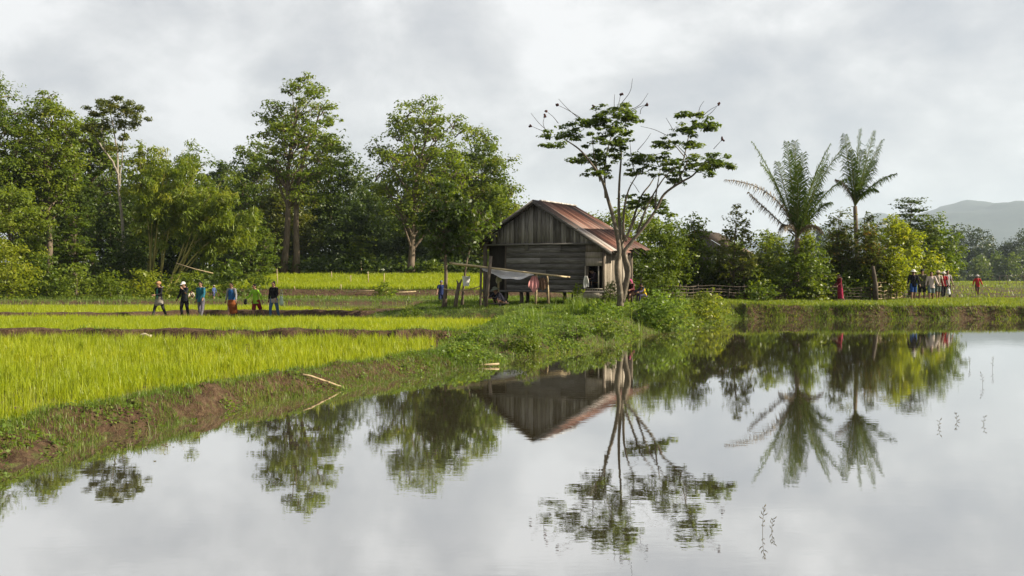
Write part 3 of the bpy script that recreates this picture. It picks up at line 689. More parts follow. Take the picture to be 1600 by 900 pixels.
mb = MB(); P = np.repeat(P, 3, 0); P = P + rng.normal(0, .4, P.shape) + [0, 0, .7]
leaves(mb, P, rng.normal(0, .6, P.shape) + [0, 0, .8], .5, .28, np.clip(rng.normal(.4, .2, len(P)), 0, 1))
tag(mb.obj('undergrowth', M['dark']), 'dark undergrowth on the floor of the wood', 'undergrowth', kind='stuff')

def bamboo(label, bx, by, Y, tips, leaf):
    x, _, _ = at(bx, by, Y); z0 = gz(x, Y)
    r = thing('bamboo_clump', label, 'bamboo', (x, Y, z0))
    culms, fol = MB(), MB()
    o = np.array([x, Y, z0])
    for i, (cx, cy, tx, ty) in enumerate(tips):
        dy = rng.uniform(-2, 2)
        b = np.array([rng.normal(0, .35), rng.normal(0, .35), 0])
        c = at(cx, cy, Y + dy * .6) - o; e = at(tx, ty, Y + dy) - o
        P = bez(b, c, e, 14); culms.tube(P, np.linspace(.085, .012, 14), 6, tint=rng.random())
        for t in np.linspace(.5, 1, 20):
            q = P[min(13, int(t * 13))] + rng.normal(0, .75, 3) * np.array([1, 1, .6]) * (.6 + t * .5)
            clump(fol, q - [0, 0, .3], rng.uniform(.35, .8), 60, .5, .5 + rng.normal(0, .2), .8, .35, 1.8, .2)
    culms.obj('culms', M['bamboo'], r, smooth=True); fol.obj('foliage', M[leaf], r)
bamboo('feathery bamboo clump with yellow arching stems, the taller one with upright tops', 238, 428, 80,
       [(250, 300, 262, 238), (245, 280, 290, 232), (240, 320, 236, 262), (262, 300, 318, 262), (250, 330, 305, 285), (240, 340, 215, 285), (255, 310, 278, 262), (245, 330, 330, 310), (242, 350, 255, 300)], 'light')
bamboo('feathery bamboo clump leaning to the right with bright drooping tops', 262, 428, 78,
       [(300, 330, 345, 285), (310, 320, 372, 300), (300, 350, 392, 330), (310, 340, 360, 325), (320, 350, 398, 355), (300, 330, 330, 300), (310, 370, 380, 370), (290, 350, 340, 350)], 'light')

# small broad leaved tree in front of the hut
tree('hut_tree', 'small dark tree with big hanging leaves on a thin trunk left of the hut', 'tree', 655, 742, 278, 402, 43.2, 'dome', 'dark', 'bark', trunk=694, lobes=14, lobe_r=.2, flat=.9, cover=3.4, L=.24, trunk_r=.10, droop=1.3, up=.25, gap=.12, tintc=.3)
tree('hut_tree', 'leaning leafy tree whose hanging leaves cover the left corner of the hut roof', 'tree', 710, 784, 320, 384, 43.6, 'flatdome', 'mid', 'bark', trunk=722, lobes=9, lobe_r=.24, flat=.8, cover=1.5, L=.25, trunk_r=.06, droop=1.3, up=.25, gap=.2, lean=.6, tintc=.35)
# right hand garden, front to back
for a, k in [
    (('garden_tree', 'feathery light tree rising behind the hut roof', 900, 1062, 318, 455, 60, 'dome', 'light'), dict(lobes=22, lobe_r=.2, cover=2.6)),
    (('garden_tree', 'dense dark green tree right of the hut, behind the two seated people', 985, 1078, 335, 466, 54, 'dome', 'mid'), dict(lobes=20, lobe_r=.24, cover=3.6, L=.17)),
    (('garden_tree', 'dark leafy tree in front of the brown roof of the second house', 1050, 1118, 333, 458, 56, 'dome', 'mid'), dict(lobes=18, lobe_r=.22, cover=2.8)),
    (('sapling', 'slender open sapling with tufted twigs against the sky', 1108, 1196, 310, 440, 55, 'cone', 'olive'), dict(lobes=22, lobe_r=.15, cover=1.5, gap=.15, trunk=1145, trunk_r=.07)),
    (('garden_tree', 'low dark tree under the slender sapling', 1095, 1200, 395, 462, 57, 'dome', 'dark'), dict(lobes=14, lobe_r=.26, cover=3.0)),
    (('garden_tree', 'loose green tree between the sapling and the big palm', 1165, 1240, 358, 455, 58, 'dome', 'light'), dict(lobes=18, lobe_r=.24, cover=2.6, gap=.05)),
    (('garden_tree', 'leafy tree at the foot of the big palm', 1215, 1300, 378, 460, 54.5, 'dome', 'mid'), dict(lobes=16, lobe_r=.24, cover=2.8)),
    (('garden_tree', 'small bright tree standing before the big palm trunk', 1232, 1278, 335, 425, 55, 'tall', 'light'), dict(lobes=12, lobe_r=.24, cover=1.8, gap=.1)),
    (('feathery_tree', 'dark feathery tree with russet tips, the left of two', 1280, 1345, 318, 455, 57, 'cone', 'russet'), dict(lobes=22, lobe_r=.25, cover=2.9, up=1.0)),
    (('feathery_tree', 'dark feathery tree with russet tips, the right of two', 1330, 1392, 326, 458, 56, 'cone', 'russet'), dict(lobes=22, lobe_r=.25, cover=3.0, up=1.0)),
    (('garden_tree', 'bright backlit tree left of the group of walking men', 1362, 1440, 332, 458, 58, 'dome', 'yellow'), dict(lobes=20, lobe_r=.22, cover=2.9)),
    (('garden_tree', 'low yellow green tree over the sunlit fence', 1372, 1428, 385, 462, 56, 'dome', 'yellow'), dict(lobes=14, lobe_r=.25, cover=2.2, L=.17)),
    (('tiered_tree', 'tiered tree with a flat topped crown above the walking men', 1386, 1458, 305, 385, 66, 'cone', 'dark'), dict(lobes=12, lobe_r=.28, flat=.18, cover=2.6, up=1.6, trunk_r=.12)),
    (('garden_tree', 'dense dark green tree at the right end of the garden', 1408, 1503, 338, 440, 65, 'dome', 'mid'), dict(lobes=22, lobe_r=.22, cover=3.4)),
    (('garden_tree', 'bright low boughs over the heads of the walking men', 1400, 1486, 395, 448, 62, 'flatdome', 'yellow'), dict(lobes=14, lobe_r=.26, cover=2.4)),
]:
    T(*a, **k)
for a in [('leafy green tree crown filling the gap right of the second house', 1120, 1205, 365, 465, 60, 'mid'), ('bright green foliage between the big palm and the feathery trees', 1268, 1335, 362, 465, 60, 'light'), ('light green foliage left of the second house roof', 1010, 1075, 345, 440, 62, 'light'), ('green foliage behind the pair of feathery trees', 1310, 1400, 352, 465, 62, 'mid'),
          ('vine covered bush hanging over the dark fence near the bank', 1012, 1062, 432, 468, 51.0, 'mid'), ('vine covered bush over the middle of the dark fence', 1150, 1222, 434, 470, 52.9, 'mid'), ('leafy vine patch on the dark fence left of the woman in red', 1228, 1300, 436, 470, 53.9, 'light'),
          ('dark bush behind the shaded fence right of the seated people', 1040, 1110, 420, 468, 55.5, 'dark'), ('dark bush behind the shaded fence, under the sapling', 1100, 1180, 415, 468, 55.5, 'dark'),
          ('climber covered bush behind the shaded fence below the palm', 1175, 1255, 412, 468, 55.2, 'mid'), ('bush behind the woman in red', 1250, 1330, 415, 468, 55.6, 'dark'),
          ('dark bush left of the thick fence corner trunk', 1315, 1375, 420, 468, 55.6, 'mid'), ('dense bush close to the back corner of the hut', 955, 1045, 400, 462, 50.5, 'dark')]:
    S(*a)
# bushes of the mound
for a, k in [(('big leafy bush with glossy leaves hanging over the pond', 985, 1078, 455, 522, 37.5, 'weed'), dict(lobes=26, L=.16, cover=4.2, tintc=.5, lobe_r=.24)), (('round pale bush at the tip of the mound', 1068, 1140, 453, 506, 42.5, 'light'), dict(lobes=24, L=.15, cover=4.0, tintc=.65, lobe_r=.24)),
             (('low bush on the mound left of the big glossy bush', 895, 985, 470, 520, 35.5, 'weed'), dict(lobes=18, L=.12, cover=2.6, lobe_r=.22)), (('small shrub at the foot of the branching tree', 940, 968, 438, 470, 41, 'mid'), dict(lobes=10, L=.09, cover=2.4)),
             (('slim green plant below the hut window', 893, 914, 442, 475, 41.5, 'light'), dict(lobes=8, L=.11, cover=1.6)), (('dark creeping bush on the bank above the white stick', 792, 850, 506, 550, 27, 'mid'), dict(lobes=18, L=.09, cover=3.0, lobe_r=.24)),
             (('leafy bush on the bank in the middle of the mound', 868, 935, 500, 545, 29.5, 'weed'), dict(lobes=18, L=.10, cover=2.4, lobe_r=.22)), (('dark leafy hump at the left tip of the mound', 615, 668, 478, 494, 40.5, 'mid'), dict(lobes=12, L=.09, cover=2.2)),
             (('low grassy leafed hump on the bank left of the middle bush', 700, 790, 512, 556, 26.5, 'weed'), dict(lobes=20, L=.08, cover=2.6, lobe_r=.2)), (('tangled bush on the water side of the mound below the green plant', 900, 980, 500, 540, 31.5, 'mid'), dict(lobes=18, L=.10, cover=2.4, lobe_r=.22)),
             (('dark low bush in the shade of the pole canopy', 800, 890, 476, 496, 39.2, 'mid'), dict(lobes=20, L=.10, cover=2.8, lobe_r=.2)),
             (('sprawling bush between the big bush and the water', 1030, 1110, 470, 520, 39.5, 'light'), dict(lobes=16, L=.14, cover=1.7))]:
    S(*a, **k)
# far wood beyond the right field
for i, (a, b, tp, Y, lf) in enumerate([(1478, 1512, 346, 392, 'farleaf'), (1500, 1548, 350, 384, 'farleaf'), (1530, 1562, 366, 393, 'farleaf'), (1555, 1590, 376, 390, 'farleaf'), (1572, 1626, 360, 384, 'farleaf'), (1620, 1690, 352, 392, 'farleaf'),
                                     (1512, 1548, 398, 364, 'mid'), (1545, 1570, 390, 368, 'mid'), (1566, 1596, 395, 366, 'mid'), (1590, 1640, 385, 371, 'mid'), (1470, 1512, 395, 369, 'mid'),
                                     (1185, 1232, 362, 400, 'farleaf'), (1262, 1302, 352, 400, 'farleaf'), (1225, 1270, 380, 400, 'farleaf'), (1690, 1780, 350, 400, 'farleaf')]):
    T('distant_tree', ['hazy tree just right of the garden, highest of the far wood', 'broad hazy tree above the far man in red', 'hazy tree right of the broad one in the far wood', 'low hazy tree in the dip of the far wood', 'hazy tree rising near the right edge',
       'hazy tree cut by the right edge', 'low green tree of the far wood behind the man in red', 'narrow creeper covered tree at the field edge', 'pale low tree at the field edge right of the narrow one', 'low tree at the field edge by the right border', 'low tree at the field edge beside the garden',
       'hazy far tree seen left of the big palm', 'hazy far tree seen between the two palms', 'low hazy tree seen under the big palm', 'hazy tree beyond the right edge'][i],
      a, b, tp, 440, Y, 'bush' if False else 'dome', lf, lobes=14, lobe_r=.26, cover=2.6, limbs=False, L=.95)
mb = MB()
P = np.stack([rng.uniform(70, 290, 9000), rng.uniform(355, 410, 9000), np.full(9000, -1.1)], 1); P[:, 2] += rng.random(9000) ** 2 * 7
leaves(mb, P, rng.normal(0, .6, P.shape) + [0, 0, .7], 1.3, .8, rng.random(len(P)))
tag(mb.obj('far_undergrowth', M['farleaf']), 'low green thicket along the foot of the far wood', 'thicket', kind='stuff')

# ------------------------------------------------------------------ the branching tree beside the hut
def branching_tree():
    Y0 = 41.0
    z = lambda px, py, dy=0.0: at(800 + px / 2.368, 100 + py / 2.368, Y0) + np.array([0, dy, 0])
    b = z(405, 872); z0 = gz(b[0], Y0)
    r = thing('branching_tree', 'open umbrella shaped tree with pale forked trunk and dark leaf pads beside the hut', 'tree', (b[0], Y0, z0))
    o = np.array([b[0], Y0, z0])
    wood, twigs, heads = MB(), [], []
    def limb(pts, r0, r1, dy=0.0, m=wood, n=8, d0=0.0):
        P = np.array([z(x, y, d0 + (dy - d0) * i / (len(pts) - 1)) for i, (x, y) in enumerate(pts)]) - o
        t = np.linspace(0, len(P) - 1, len(P) * 4)
        i0 = np.clip(t.astype(int), 0, len(P) - 2); f = (t - i0)[:, None]
        Pm = np.vstack([2 * P[0] - P[1], P, 2 * P[-1] - P[-2]])
        a, b_, c, d = Pm[i0], Pm[i0 + 1], Pm[i0 + 2], Pm[i0 + 3]
        Q = .5 * (2 * b_ + (c - a) * f + (2 * a - 5 * b_ + 4 * c - d) * f ** 2 + (3 * b_ - a - 3 * c + d) * f ** 3)
        m.tube(Q, np.linspace(r0, r1, len(Q)) * .62, n)
    limb([(398, 900), (400, 850), (388, 780), (386, 730), (392, 690), (376, 600), (350, 510), (326, 435), (292, 385), (245, 330), (185, 290)], .23, .035, -1.2)
    limb([(400, 900), (408, 850), (428, 790), (422, 740), (412, 690), (404, 620), (399, 540), (402, 430), (410, 320), (404, 265)], .24, .03, .6)
    limb([(408, 880), (420, 830), (432, 760), (414, 700), (440, 660), (490, 598), (530, 540), (560, 483), (620, 440), (660, 418), (700, 380), (750, 350)], .17, .035, -.4)
    limb([(412, 650), (411, 545), (425, 470), (456, 412)], .10, .03, -1.0)
    limb([(420, 655), (446, 590), (482, 490), (520, 440), (545, 400)], .10, .025, 1.0)
    limb([(530, 540), (536, 485), (548, 430), (560, 380)], .07, .02, .8)
    limb([(462, 625), (500, 520), (550, 432), (592, 388)], .08, .025, -1.0)
    limb([(630, 436), (622, 395), (640, 345), (660, 262), (682, 205)], .07, .02, .5)
    limb([(346, 495), (345, 430), (350, 350), (372, 260), (385, 200)], .08, .02, .9)
    limb([(560, 483), (600, 445), (640, 360), (600, 310)], .06, .02, -.8)
    limb([(392, 690), (430, 620), (455, 560), (500, 505)], .07, .02, -1.4)
    limb([(640, 345), (600, 290), (570, 255)], .04, .015, .6)
    limb([(326, 435), (300, 340), (290, 260)], .05, .015, -.9)
    limb([(456, 412), (440, 360), (430, 300)], .04, .015, -.6)
    pads = [(190, 258, 88, 30), (150, 290, 45, 14), (255, 235, 60, 22), (372, 192, 98, 22), (420, 205, 60, 16), (300, 222, 60, 18), (335, 285, 105, 36), (275, 345, 62, 20), (330, 335, 80, 26), (325, 385, 58, 30), (300, 410, 28, 14), (460, 350, 52, 22),
            (535, 368, 82, 34), (480, 392, 52, 24), (590, 405, 50, 26), (640, 200, 44, 9), (690, 228, 70, 22), (720, 245, 40, 10), (575, 288, 62, 17), (620, 262, 46, 14), (650, 312, 42, 14), (735, 345, 82, 28), (760, 370, 55, 16), (680, 385, 78, 34),
            (500, 492, 66, 20), (470, 518, 48, 12), (560, 512, 30, 16), (560, 555, 26, 14), (600, 435, 30, 12), (400, 305, 45, 20), (380, 250, 60, 20)]
    crown = MB(); S_ = Y0 / F / 2.368
    pdy = []
    for (px, py, rx, ry) in pads:
        dy = rng.uniform(-1.1, 1.1); pdy.append(dy)
        c = z(px, py, dy) - o
        n = int(95 * (rx * max(ry, 12) / 900) ** .8 + 40)
        for k in range(max(6, int(rx / 4))):
            a = rng.uniform(0, 2 * PI); q = math.sqrt(rng.random())
            cc = c + np.array([math.cos(a) * q * rx * S_ * rng.uniform(.85, 1.15), math.sin(a) * q * rx * S_ * .95, rng.uniform(-1, 1) * ry * S_ * .85 + (.5 - q) * ry * S_ * .5])
            clump(crown, cc, rng.uniform(.12, .34), int(rng.uniform(22, 38)), .17, .45 + rng.normal(0, .2), .34, 1.1, .3, .62)
            if k % 3 == 0: crown.tube(bez(c - [0, 0, ry * S_ * .6], (c + cc) / 2, cc, 4), [.016, .013, .01, .006], 5)
    for pts, head in [(((140, 245), (105, 232), (70, 217)), 1), (((150, 250), (105, 210), (72, 170)), 0), (((130, 240), (118, 210), (124, 178)), 1), (((170, 225), (150, 200), (125, 180)), 1), (((245, 212), (200, 185), (165, 168)), 1), (((240, 215), (200, 180), (168, 146)), 0),
                      (((310, 200), (303, 185), (297, 170)), 1), (((370, 195), (368, 160), (370, 130)), 0), (((375, 190), (385, 160), (391, 130)), 1), (((392, 165), (425, 120), (434, 73)), 0), (((425, 180), (470, 155), (500, 113)), 0), (((430, 185), (465, 165), (494, 156)), 1), (((470, 190), (475, 170), (494, 156)), 0),
                      (((690, 212), (725, 190), (756, 155)), 1), (((690, 205), (720, 180), (745, 165)), 0), (((680, 200), (685, 170), (700, 146)), 0), (((750, 312), (770, 290), (783, 276)), 1), (((582, 262), (530, 238), (480, 226)), 0), (((590, 262), (575, 235), (560, 210)), 0), (((462, 322), (490, 290), (512, 258)), 0),
                      (((600, 310), (550, 328), (500, 335)), 0), (((640, 310), (660, 315), (658, 312)), 1), (((410, 250), (420, 180), (425, 150)), 0), (((480, 470), (460, 440), (445, 430)), 0)]:
        k = int(np.argmin([math.hypot((a - pts[0][0]) / 1.0, b - pts[0][1]) for a, b, _, _ in pads])); dd = pdy[k]
        tw = MB(); limb(list(pts), .024, .012, dd, tw, 5, dd); twigs.append(tw)
        if head:
            e = z(*pts[-1]) - o + np.array([0, dd, 0])
            hd = MB(); hd.ball(e, .05, 8)
            for _ in range(6): hd.ball(e + rng.normal(0, .03, 3), rng.uniform(.03, .05), 6)
            heads.append(hd)
    wood.obj('trunk', M['greybark'], r, smooth=True); 
    for t in twigs: t.obj('twig', M['twig'], r, smooth=True)
    for t in heads: t.obj('seed_head', M['flower'], r, smooth=True)
    crown.obj('crown', M['umbrella'], r)
branching_tree()

# ------------------------------------------------------------------ palms
def palm(label, bx, base_py, Y, fronds, trunk_r, trunk_base_px=None):
    c = at(bx, base_py, Y); tb = at(trunk_base_px or bx, HY, Y); z0 = gz(tb[0], Y)
    r = thing('coconut_palm', label, 'palm', (tb[0], Y, z0))
    o = np.array([tb[0], Y, z0])
    tr = MB(); P = bez([0, 0, 0], [(c - o)[0] * .2, 0, (c - o)[2] * .5], c - o, 14); R = np.linspace(trunk_r * 1.35, trunk_r, 14); R[1::2] *= .93
    tr.tube(P, R, 12); tr.obj('trunk', M['bark'], r, smooth=True)
    for (mx, my, tx, ty, dep, ln, dry) in fronds:
        f = MB()
        Q = bez(c - o, at(mx, my, Y) - o + [0, dep * .55, 0], at(tx, ty, Y) - o + [0, dep, 0], 40)
        f.tube(Q, np.linspace(.05, .008, 40), 6, tint=.9)
        n = 64
        for side in (-1, 1):
            t = np.linspace(.12, .995, n); i = np.minimum((t * 39).astype(int), 38); fr = (t * 39 - i)[:, None]
            p = Q[i] * (1 - fr) + Q[i + 1] * fr; d = unit(Q[np.minimum(i + 1, 39)] - Q[i])
            sd = unit(np.cross(d, np.array([0, 0, 1.0]) + d * .01))
            upv = np.cross(sd, d)
            l = 1.22 * ln * np.interp(t, [0, .25, .7, 1], [.55, 1, .9, .35]) * rng.uniform(.85, 1.1, n)
            l = l[:, None]
            e1 = p + l * .5 * (sd * side * .72 + d * .55 + upv * .05 + rng.normal(0, .11, (n, 3)))
            e2 = e1 + l * .5 * (sd * side * .35 + d * .42 + np.array([0, 0, -.95 - .3 * dry]) + rng.normal(0, .15, (n, 3)))
            w = (d * .5 + np.array([0, 0, .25])) * .034
            V = np.stack([p - w * .6, p + w * .6, e1 + w, e1 - w, e2], 1).reshape(-1, 3); b = np.arange(n) * 5
            tint = np.clip(rng.normal(.45, .2, n), 0, 1)
            f.add(V, np.stack([b, b + 1, b + 2, b + 3], 1), tint=tint); f.V.pop(); f.n -= len(V)
            f.add(V, None, np.stack([b + 3, b + 2, b + 4], 1), tint=tint)
        f.obj('frond', M['palmdry' if dry else 'palm'], r)
q5 = lambda L: [(1100 + a / 2.812, 180 + b / 2.812, 1100 + c / 2.812, 180 + d / 2.812, e, f, g) for a, b, c, d, e, f, g in L]
palm('big coconut palm with a wide fan of fronds and one dry frond drooping left', 1246, 372, 54.5,
     q5([(330, 300, 82, 290, -.8, .62, 1), (330, 280, 222, 112, .5, .7, 0), (375, 300, 340, 128, -1.0, .8, 0), (405, 330, 405, 112, .2, .95, 0), (440, 330, 428, 118, 1.6, .9, 0), (450, 300, 535, 140, -.6, .9, 0), (480, 300, 630, 128, .4, .85, 0), (460, 330, 560, 215, 1.4, .85, 0), (500, 320, 612, 282, -1.0, .7, 0),
         (380, 330, 360, 190, 1.8, .9, 0), (430, 400, 500, 190, -1.8, .9, 0), (395, 380, 375, 240, -1.6, .85, 0), (300, 420, 225, 330, 1.5, .6, 1), (470, 380, 545, 330, 1.2, .8, 0), (430, 350, 455, 160, .8, .9, 0), (360, 440, 318, 520, -.7, .5, 1), (450, 450, 498, 515, -.9, .5, 1), (520, 380, 575, 380, .9, .7, 0), (345, 300, 275, 200, 1.2, .7, 0)]), .15, 1243)
palm('smaller slimmer coconut palm with an upright tuft of green fronds', 1336, 322, 62,
     q5([(665, 230, 688, 62, 0, .95, 0), (650, 230, 648, 75, 1.2, .95, 0), (690, 240, 722, 80, -1.0, .95, 0), (705, 260, 790, 108, .3, .9, 0), (725, 290, 826, 262, -.4, .85, 0), (640, 300, 590, 282, .3, .65, 1), (700, 310, 745, 335, -.7, .6, 0), (645, 270, 622, 165, -1.0, .8, 0), (715, 280, 780, 190, 1.1, .85, 0), (690, 250, 735, 140, 1.5, .9, 0)]), .13, 1340)

# ------------------------------------------------------------------ hut
def hut():
    z0 = .72
    r = thing('wooden_hut', 'old grey plank hut on low stilts with a rusty red corrugated iron roof', 'hut', (.975, 45, z0), math.radians(-25))
    Z = lambda wz: wz - z0
    RZ = Z(5.66)
    def slope(x0z, x1z, y0, y1, n, name, xw):
        """corrugated sheets: x0z, x1z = (x, z at front, z at back) of ridge and eave"""
        (xa, za0, za1), (xb, zb0, zb1) = x0z, x1z
        mb = MB()
        nsheets = max(1, int(round((y1 - y0) / .8)))
        for row, (s0, s1) in enumerate([(0, .56), (.53, 1.0)]):
            for k in range(nsheets):
                a, b = y0 + (y1 - y0) * k / nsheets - .02, y0 + (y1 - y0) * (k + 1) / nsheets + .03
                ext = rng.uniform(-.05, .06) if row else 0
                yy = np.linspace(a, b, 41); lift = .012 * (k % 2) - .03 * row + rng.uniform(0, .012)
                P = []
                tilt = rng.normal(0, .012)
                for s in (s0, s1 + ext):
                    f = (yy - y0) / (y1 - y0)
                    x = xa + (xb - xa) * s + 0 * yy; zz = (za0 + (za1 - za0) * f) * (1 - s) + (zb0 + (zb1 - zb0) * f) * s
                    zz = zz + .018 * np.sin(yy / .09 * 2 * PI) + lift + tilt * (yy - a) + .02
                    P.append(np.stack([x, yy, zz], 1))
                i = np.arange(40); n_ = 41
                V = np.concatenate(P + [q - [0, 0, .006] for q in P])
                Q = np.concatenate([np.stack([i, i + 1, n_ + i + 1, n_ + i], 1), np.stack([2 * n_ + i, 3 * n_ + i, 3 * n_ + i + 1, 2 * n_ + i + 1], 1), np.stack([n_ + i, n_ + i + 1, 3 * n_ + i + 1, 3 * n_ + i], 1), np.stack([i + 1, i, 2 * n_ + i, 2 * n_ + i + 1], 1)])
                mb.add(V, Q, tint=float(np.clip(rng.normal(.42, .13), 0, 1)) if not (row == 1 and k == 0) else .85)
        o = mb.obj(name, M['roof'], r)
        return o
    slope((0, RZ, RZ + .05), (3.92, Z(3.20), Z(3.46)), 0, 5.5, 7, 'roof', 1)
    slope((0, RZ, RZ + .05), (-3.62, Z(3.42), Z(3.5)), 0, 5.5, 7, 'roof', 1)
    rc = MB(); rc.tube([[0, .9, RZ + .05], [0, 5.5, RZ + .10]], .09, 8, tint=.9, flat=.5); rc.obj('ridge_cap', M['roof'], r, smooth=True)
    f = MB()
    def rake(x1, z1):
        n = unit(np.array([-(z1 - RZ), 0, x1])) * .0
        f.hexa([[0, -.06, RZ - .14], [x1, -.06, z1 - .15], [x1, -.02, z1 - .15], [0, -.02, RZ - .14], [0, -.06, RZ + .02], [x1, -.06, z1 + .01], [x1, -.02, z1 + .01], [0, -.02, RZ + .02]], tint=.3)
    rake(3.9, Z(3.20)); rake(-3.6, Z(3.42)); f.obj('rake_board', M['wood'], r)
    raf = MB()
    for y in (.42, 1.6, 2.9, 4.2, 5.3):
        for x1, z1 in ((3.85, Z(3.22)), (-3.58, Z(3.42))): raf.tube([[0, y, RZ - .06], [x1, y, z1 - .06]], .035, 6)
    for x in (-2.7, 3.3): raf.tube([[x, .2, RZ - abs(x) * .63 - .16], [x, 5.3, RZ - abs(x) * .6 - .14]], .05, 6)
    raf.obj('rafters', M['shadewood'], r)
    # front plank wall
    w = MB(); zb, zt = .70, 2.84
    z = zb; k = 0
    while z < zt - .02:
        h = min(rng.uniform(.20, .29), zt - z)
        cut = -1.6 + (2.45 + 1.6) * rng.uniform(.3, .75)
        segs = [(-1.6, cut - .004), (cut + .004, 2.45 + rng.uniform(-.03, .06))] if k % 2 else [(-1.6, 2.45 + rng.uniform(-.03, .06))]
        if z > zt - .55: segs = [(-1.6, 1.2), (1.21, 2.9)]
        for a, b in segs:
            t = rng.uniform(-.008, .012)
            w.box((a, .50 - t, z + .006), (b, .53 - t, z + h), tint=float(np.clip(rng.normal(.4, .16), 0, 1)))
        z += h; k += 1
    w.obj('plank_wall', M['wood'], r)
    # boarded gable
    gb = MB(); x = -2.35
    while x < 2.75:
        wd = rng.uniform(.15, .27); b = x + wd
        top = lambda q: RZ - .10 - abs(q) * (.63 if q > 0 else .62)
        lowz = 2.90 + rng.uniform(-.03, .02)
        if -.75 < x < -.5: lowz = 2.62
        xm = x + .004; xe = b - .004
        if xm < 0 < xe: tops = [top(xm), top(xe)]
        else: tops = [top(xm), top(xe)]
        t = rng.uniform(0, .02)
        if min(tops) > lowz + .04:
            gb.hexa([[xm, .44 - t, lowz], [xe, .44 - t, lowz], [xe, .465 - t, lowz], [xm, .465 - t, lowz], [xm, .44 - t, tops[0]], [xe, .44 - t, tops[1]], [xe, .465 - t, tops[1]], [xm, .465 - t, tops[0]]], tint=float(np.clip(rng.normal(.55, .2), 0, 1)))
        x = b + (rng.uniform(.03, .06) if rng.random() < .15 else 0)
    gb.obj('gable_boards', M['woodv'], r)
    ig = MB(); ig.hexa([[-2.6, 4.6, 2.6], [2.8, 4.6, 2.6], [2.8, 4.64, 2.6], [-2.6, 4.64, 2.6], [0, 4.6, RZ - .15], [.01, 4.6, RZ - .15], [.01, 4.64, RZ - .15], [0, 4.64, RZ - .15]]); ig.obj('rear_gable', M['shadewood'], r)
    bm = MB(); bm.box((-3.0, .35, 2.85), (3.3, .50, 2.93), tint=.6); bm.box((-2.9, .36, .62), (3.45, .50, .72), tint=.3); bm.obj('beam', M['wood'], r)
    # right bay with its window
    pn = MB(); pn.box((2.46, .45, 2.22), (3.36, .475, 2.50), tint=.75); pn.box((2.46, .455, 2.51), (3.36, .48, 2.84), tint=.35); pn.box((2.46, .452, 1.86), (3.30, .478, 2.215), tint=.8); pn.obj('board_panel', M['woodpale'], r)
    fr = MB(); fr.box((2.43, .42, .78), (2.48, .50, 1.86), tint=.8); fr.box((3.08, .42, .78), (3.13, .48, 1.86), tint=.9); fr.box((2.43, .40, .78), (3.36, .46, .83), tint=1); 
    for xx in np.arange(2.55, 3.3, .12): fr.box((xx, .42, .72), (xx + .025, .45, .78), tint=.9)
    fr.box((2.30, .38, .38), (3.30, .42, .70), tint=.85); fr.obj('window_frame', M['woodpale'], r)
    # right side wall
    sw = MB(); y = .50
    while y < 3.7:
        d = rng.uniform(.13, .24)
        t = rng.uniform(0, .02)
        sw.box((3.36 + t, y, .42 + rng.uniform(-.06, .1)), (3.385 + t, y + d - .01, 2.62), tint=float(np.clip(rng.normal(.62, .22), 0, 1)))
        y += d + (.05 if rng.random() < .2 else 0)
    sw.obj('side_wall', M['woodpale'], r)
    # inside: floor, back and left walls
    iw = MB(); iw.box((-2.3, .56, .62), (3.33, 4.6, .70)); iw.box((-1.58, 4.5, .7), (3.33, 4.56, 2.6)); iw.box((-2.68, .8, .3), (-1.67, .85, 3.5)); iw.box((-1.66, .56, .72), (-1.62, 4.5, 3.5)); iw.box((2.2, 1.5, .7), (3.33, 1.54, 2.8))  # near-black sheets close behind the openings stand in for the shade indoors
    iw.obj('inner_wall', M['shadewood'], r)
    for (x, y, zt_, rr) in [(-2.72, .45, 3.0, .11), (-1.66, .60, 2.84, .07), (2.5, .58, 2.84, .07), (3.36, .46, 2.85, .07), (-2.72, 4.8, 2.9, .08), (3.3, 4.7, 2.8, .08), (.4, .9, .62, .10), (-1.0, .9, .62, .10), (1.7, .9, .62, .1), (.4, 3, .62, .1), (-1.6, 3, .62, .1), (2.4, 3, .62, .1)]:
        p = MB(); p.tube([[x, y, -.35], [x + rng.normal(0, .015), y, zt_ * .5], [x, y, zt_]], [rr * 1.05, rr, rr * .95], 8); p.obj('post', M['post'], r, smooth=True)
    return r
HUT = hut()
def hp(x, y, z):      # hut coordinates to the world
    c, s = math.cos(math.radians(-25)), math.sin(math.radians(-25))
    return np.array([.975 + c * x - s * y, 45 + s * x + c * y, .72 + z])

# second house behind the garden
def back_house():
    p = at(1092, 425, 64); z0 = gz(p[0], 64)
    r = thing('thatched_house', 'brown roofed house mostly hidden behind the garden trees', 'house', (p[0], 64, z0), math.radians(-25))
    rf = MB(); RZ = 2.3 + 66 / F * 64 - z0
    for s in (-1, 1):
        rf.hexa([[0, -.4, RZ - .12], [4.4 * s, -.4, RZ - 2.8], [4.4 * s, 6, RZ - 2.8], [0, 6, RZ - .12], [0, -.4, RZ], [4.4 * s, -.4, RZ - 2.68], [4.4 * s, 6, RZ - 2.68], [0, 6, RZ]])
    rf.obj('roof', M['thatch'], r)
    w = MB(); w.box((-3.4, 0, .0), (3.4, 5.6, RZ - 2.3), tint=.6); w.obj('wall', M['woodv'], r)
    gbl = MB(); gbl.add([[-3.4, -.02, RZ - 2.25], [3.4, -.02, RZ - 2.25], [0, -.02, RZ - .2], [-3.4, .03, RZ - 2.25], [3.4, .03, RZ - 2.25], [0, .03, RZ - .2]], [[0, 1, 4, 3], [1, 2, 5, 4], [2, 0, 3, 5]], [[0, 2, 1], [3, 4, 5]]); gbl.obj('gable', M['woodv'], r)
    d = MB(); d.box((.4, -.06, .1), (1.3, -.01, 2.0)); d.obj('door', M['shadewood'], r)
back_house()
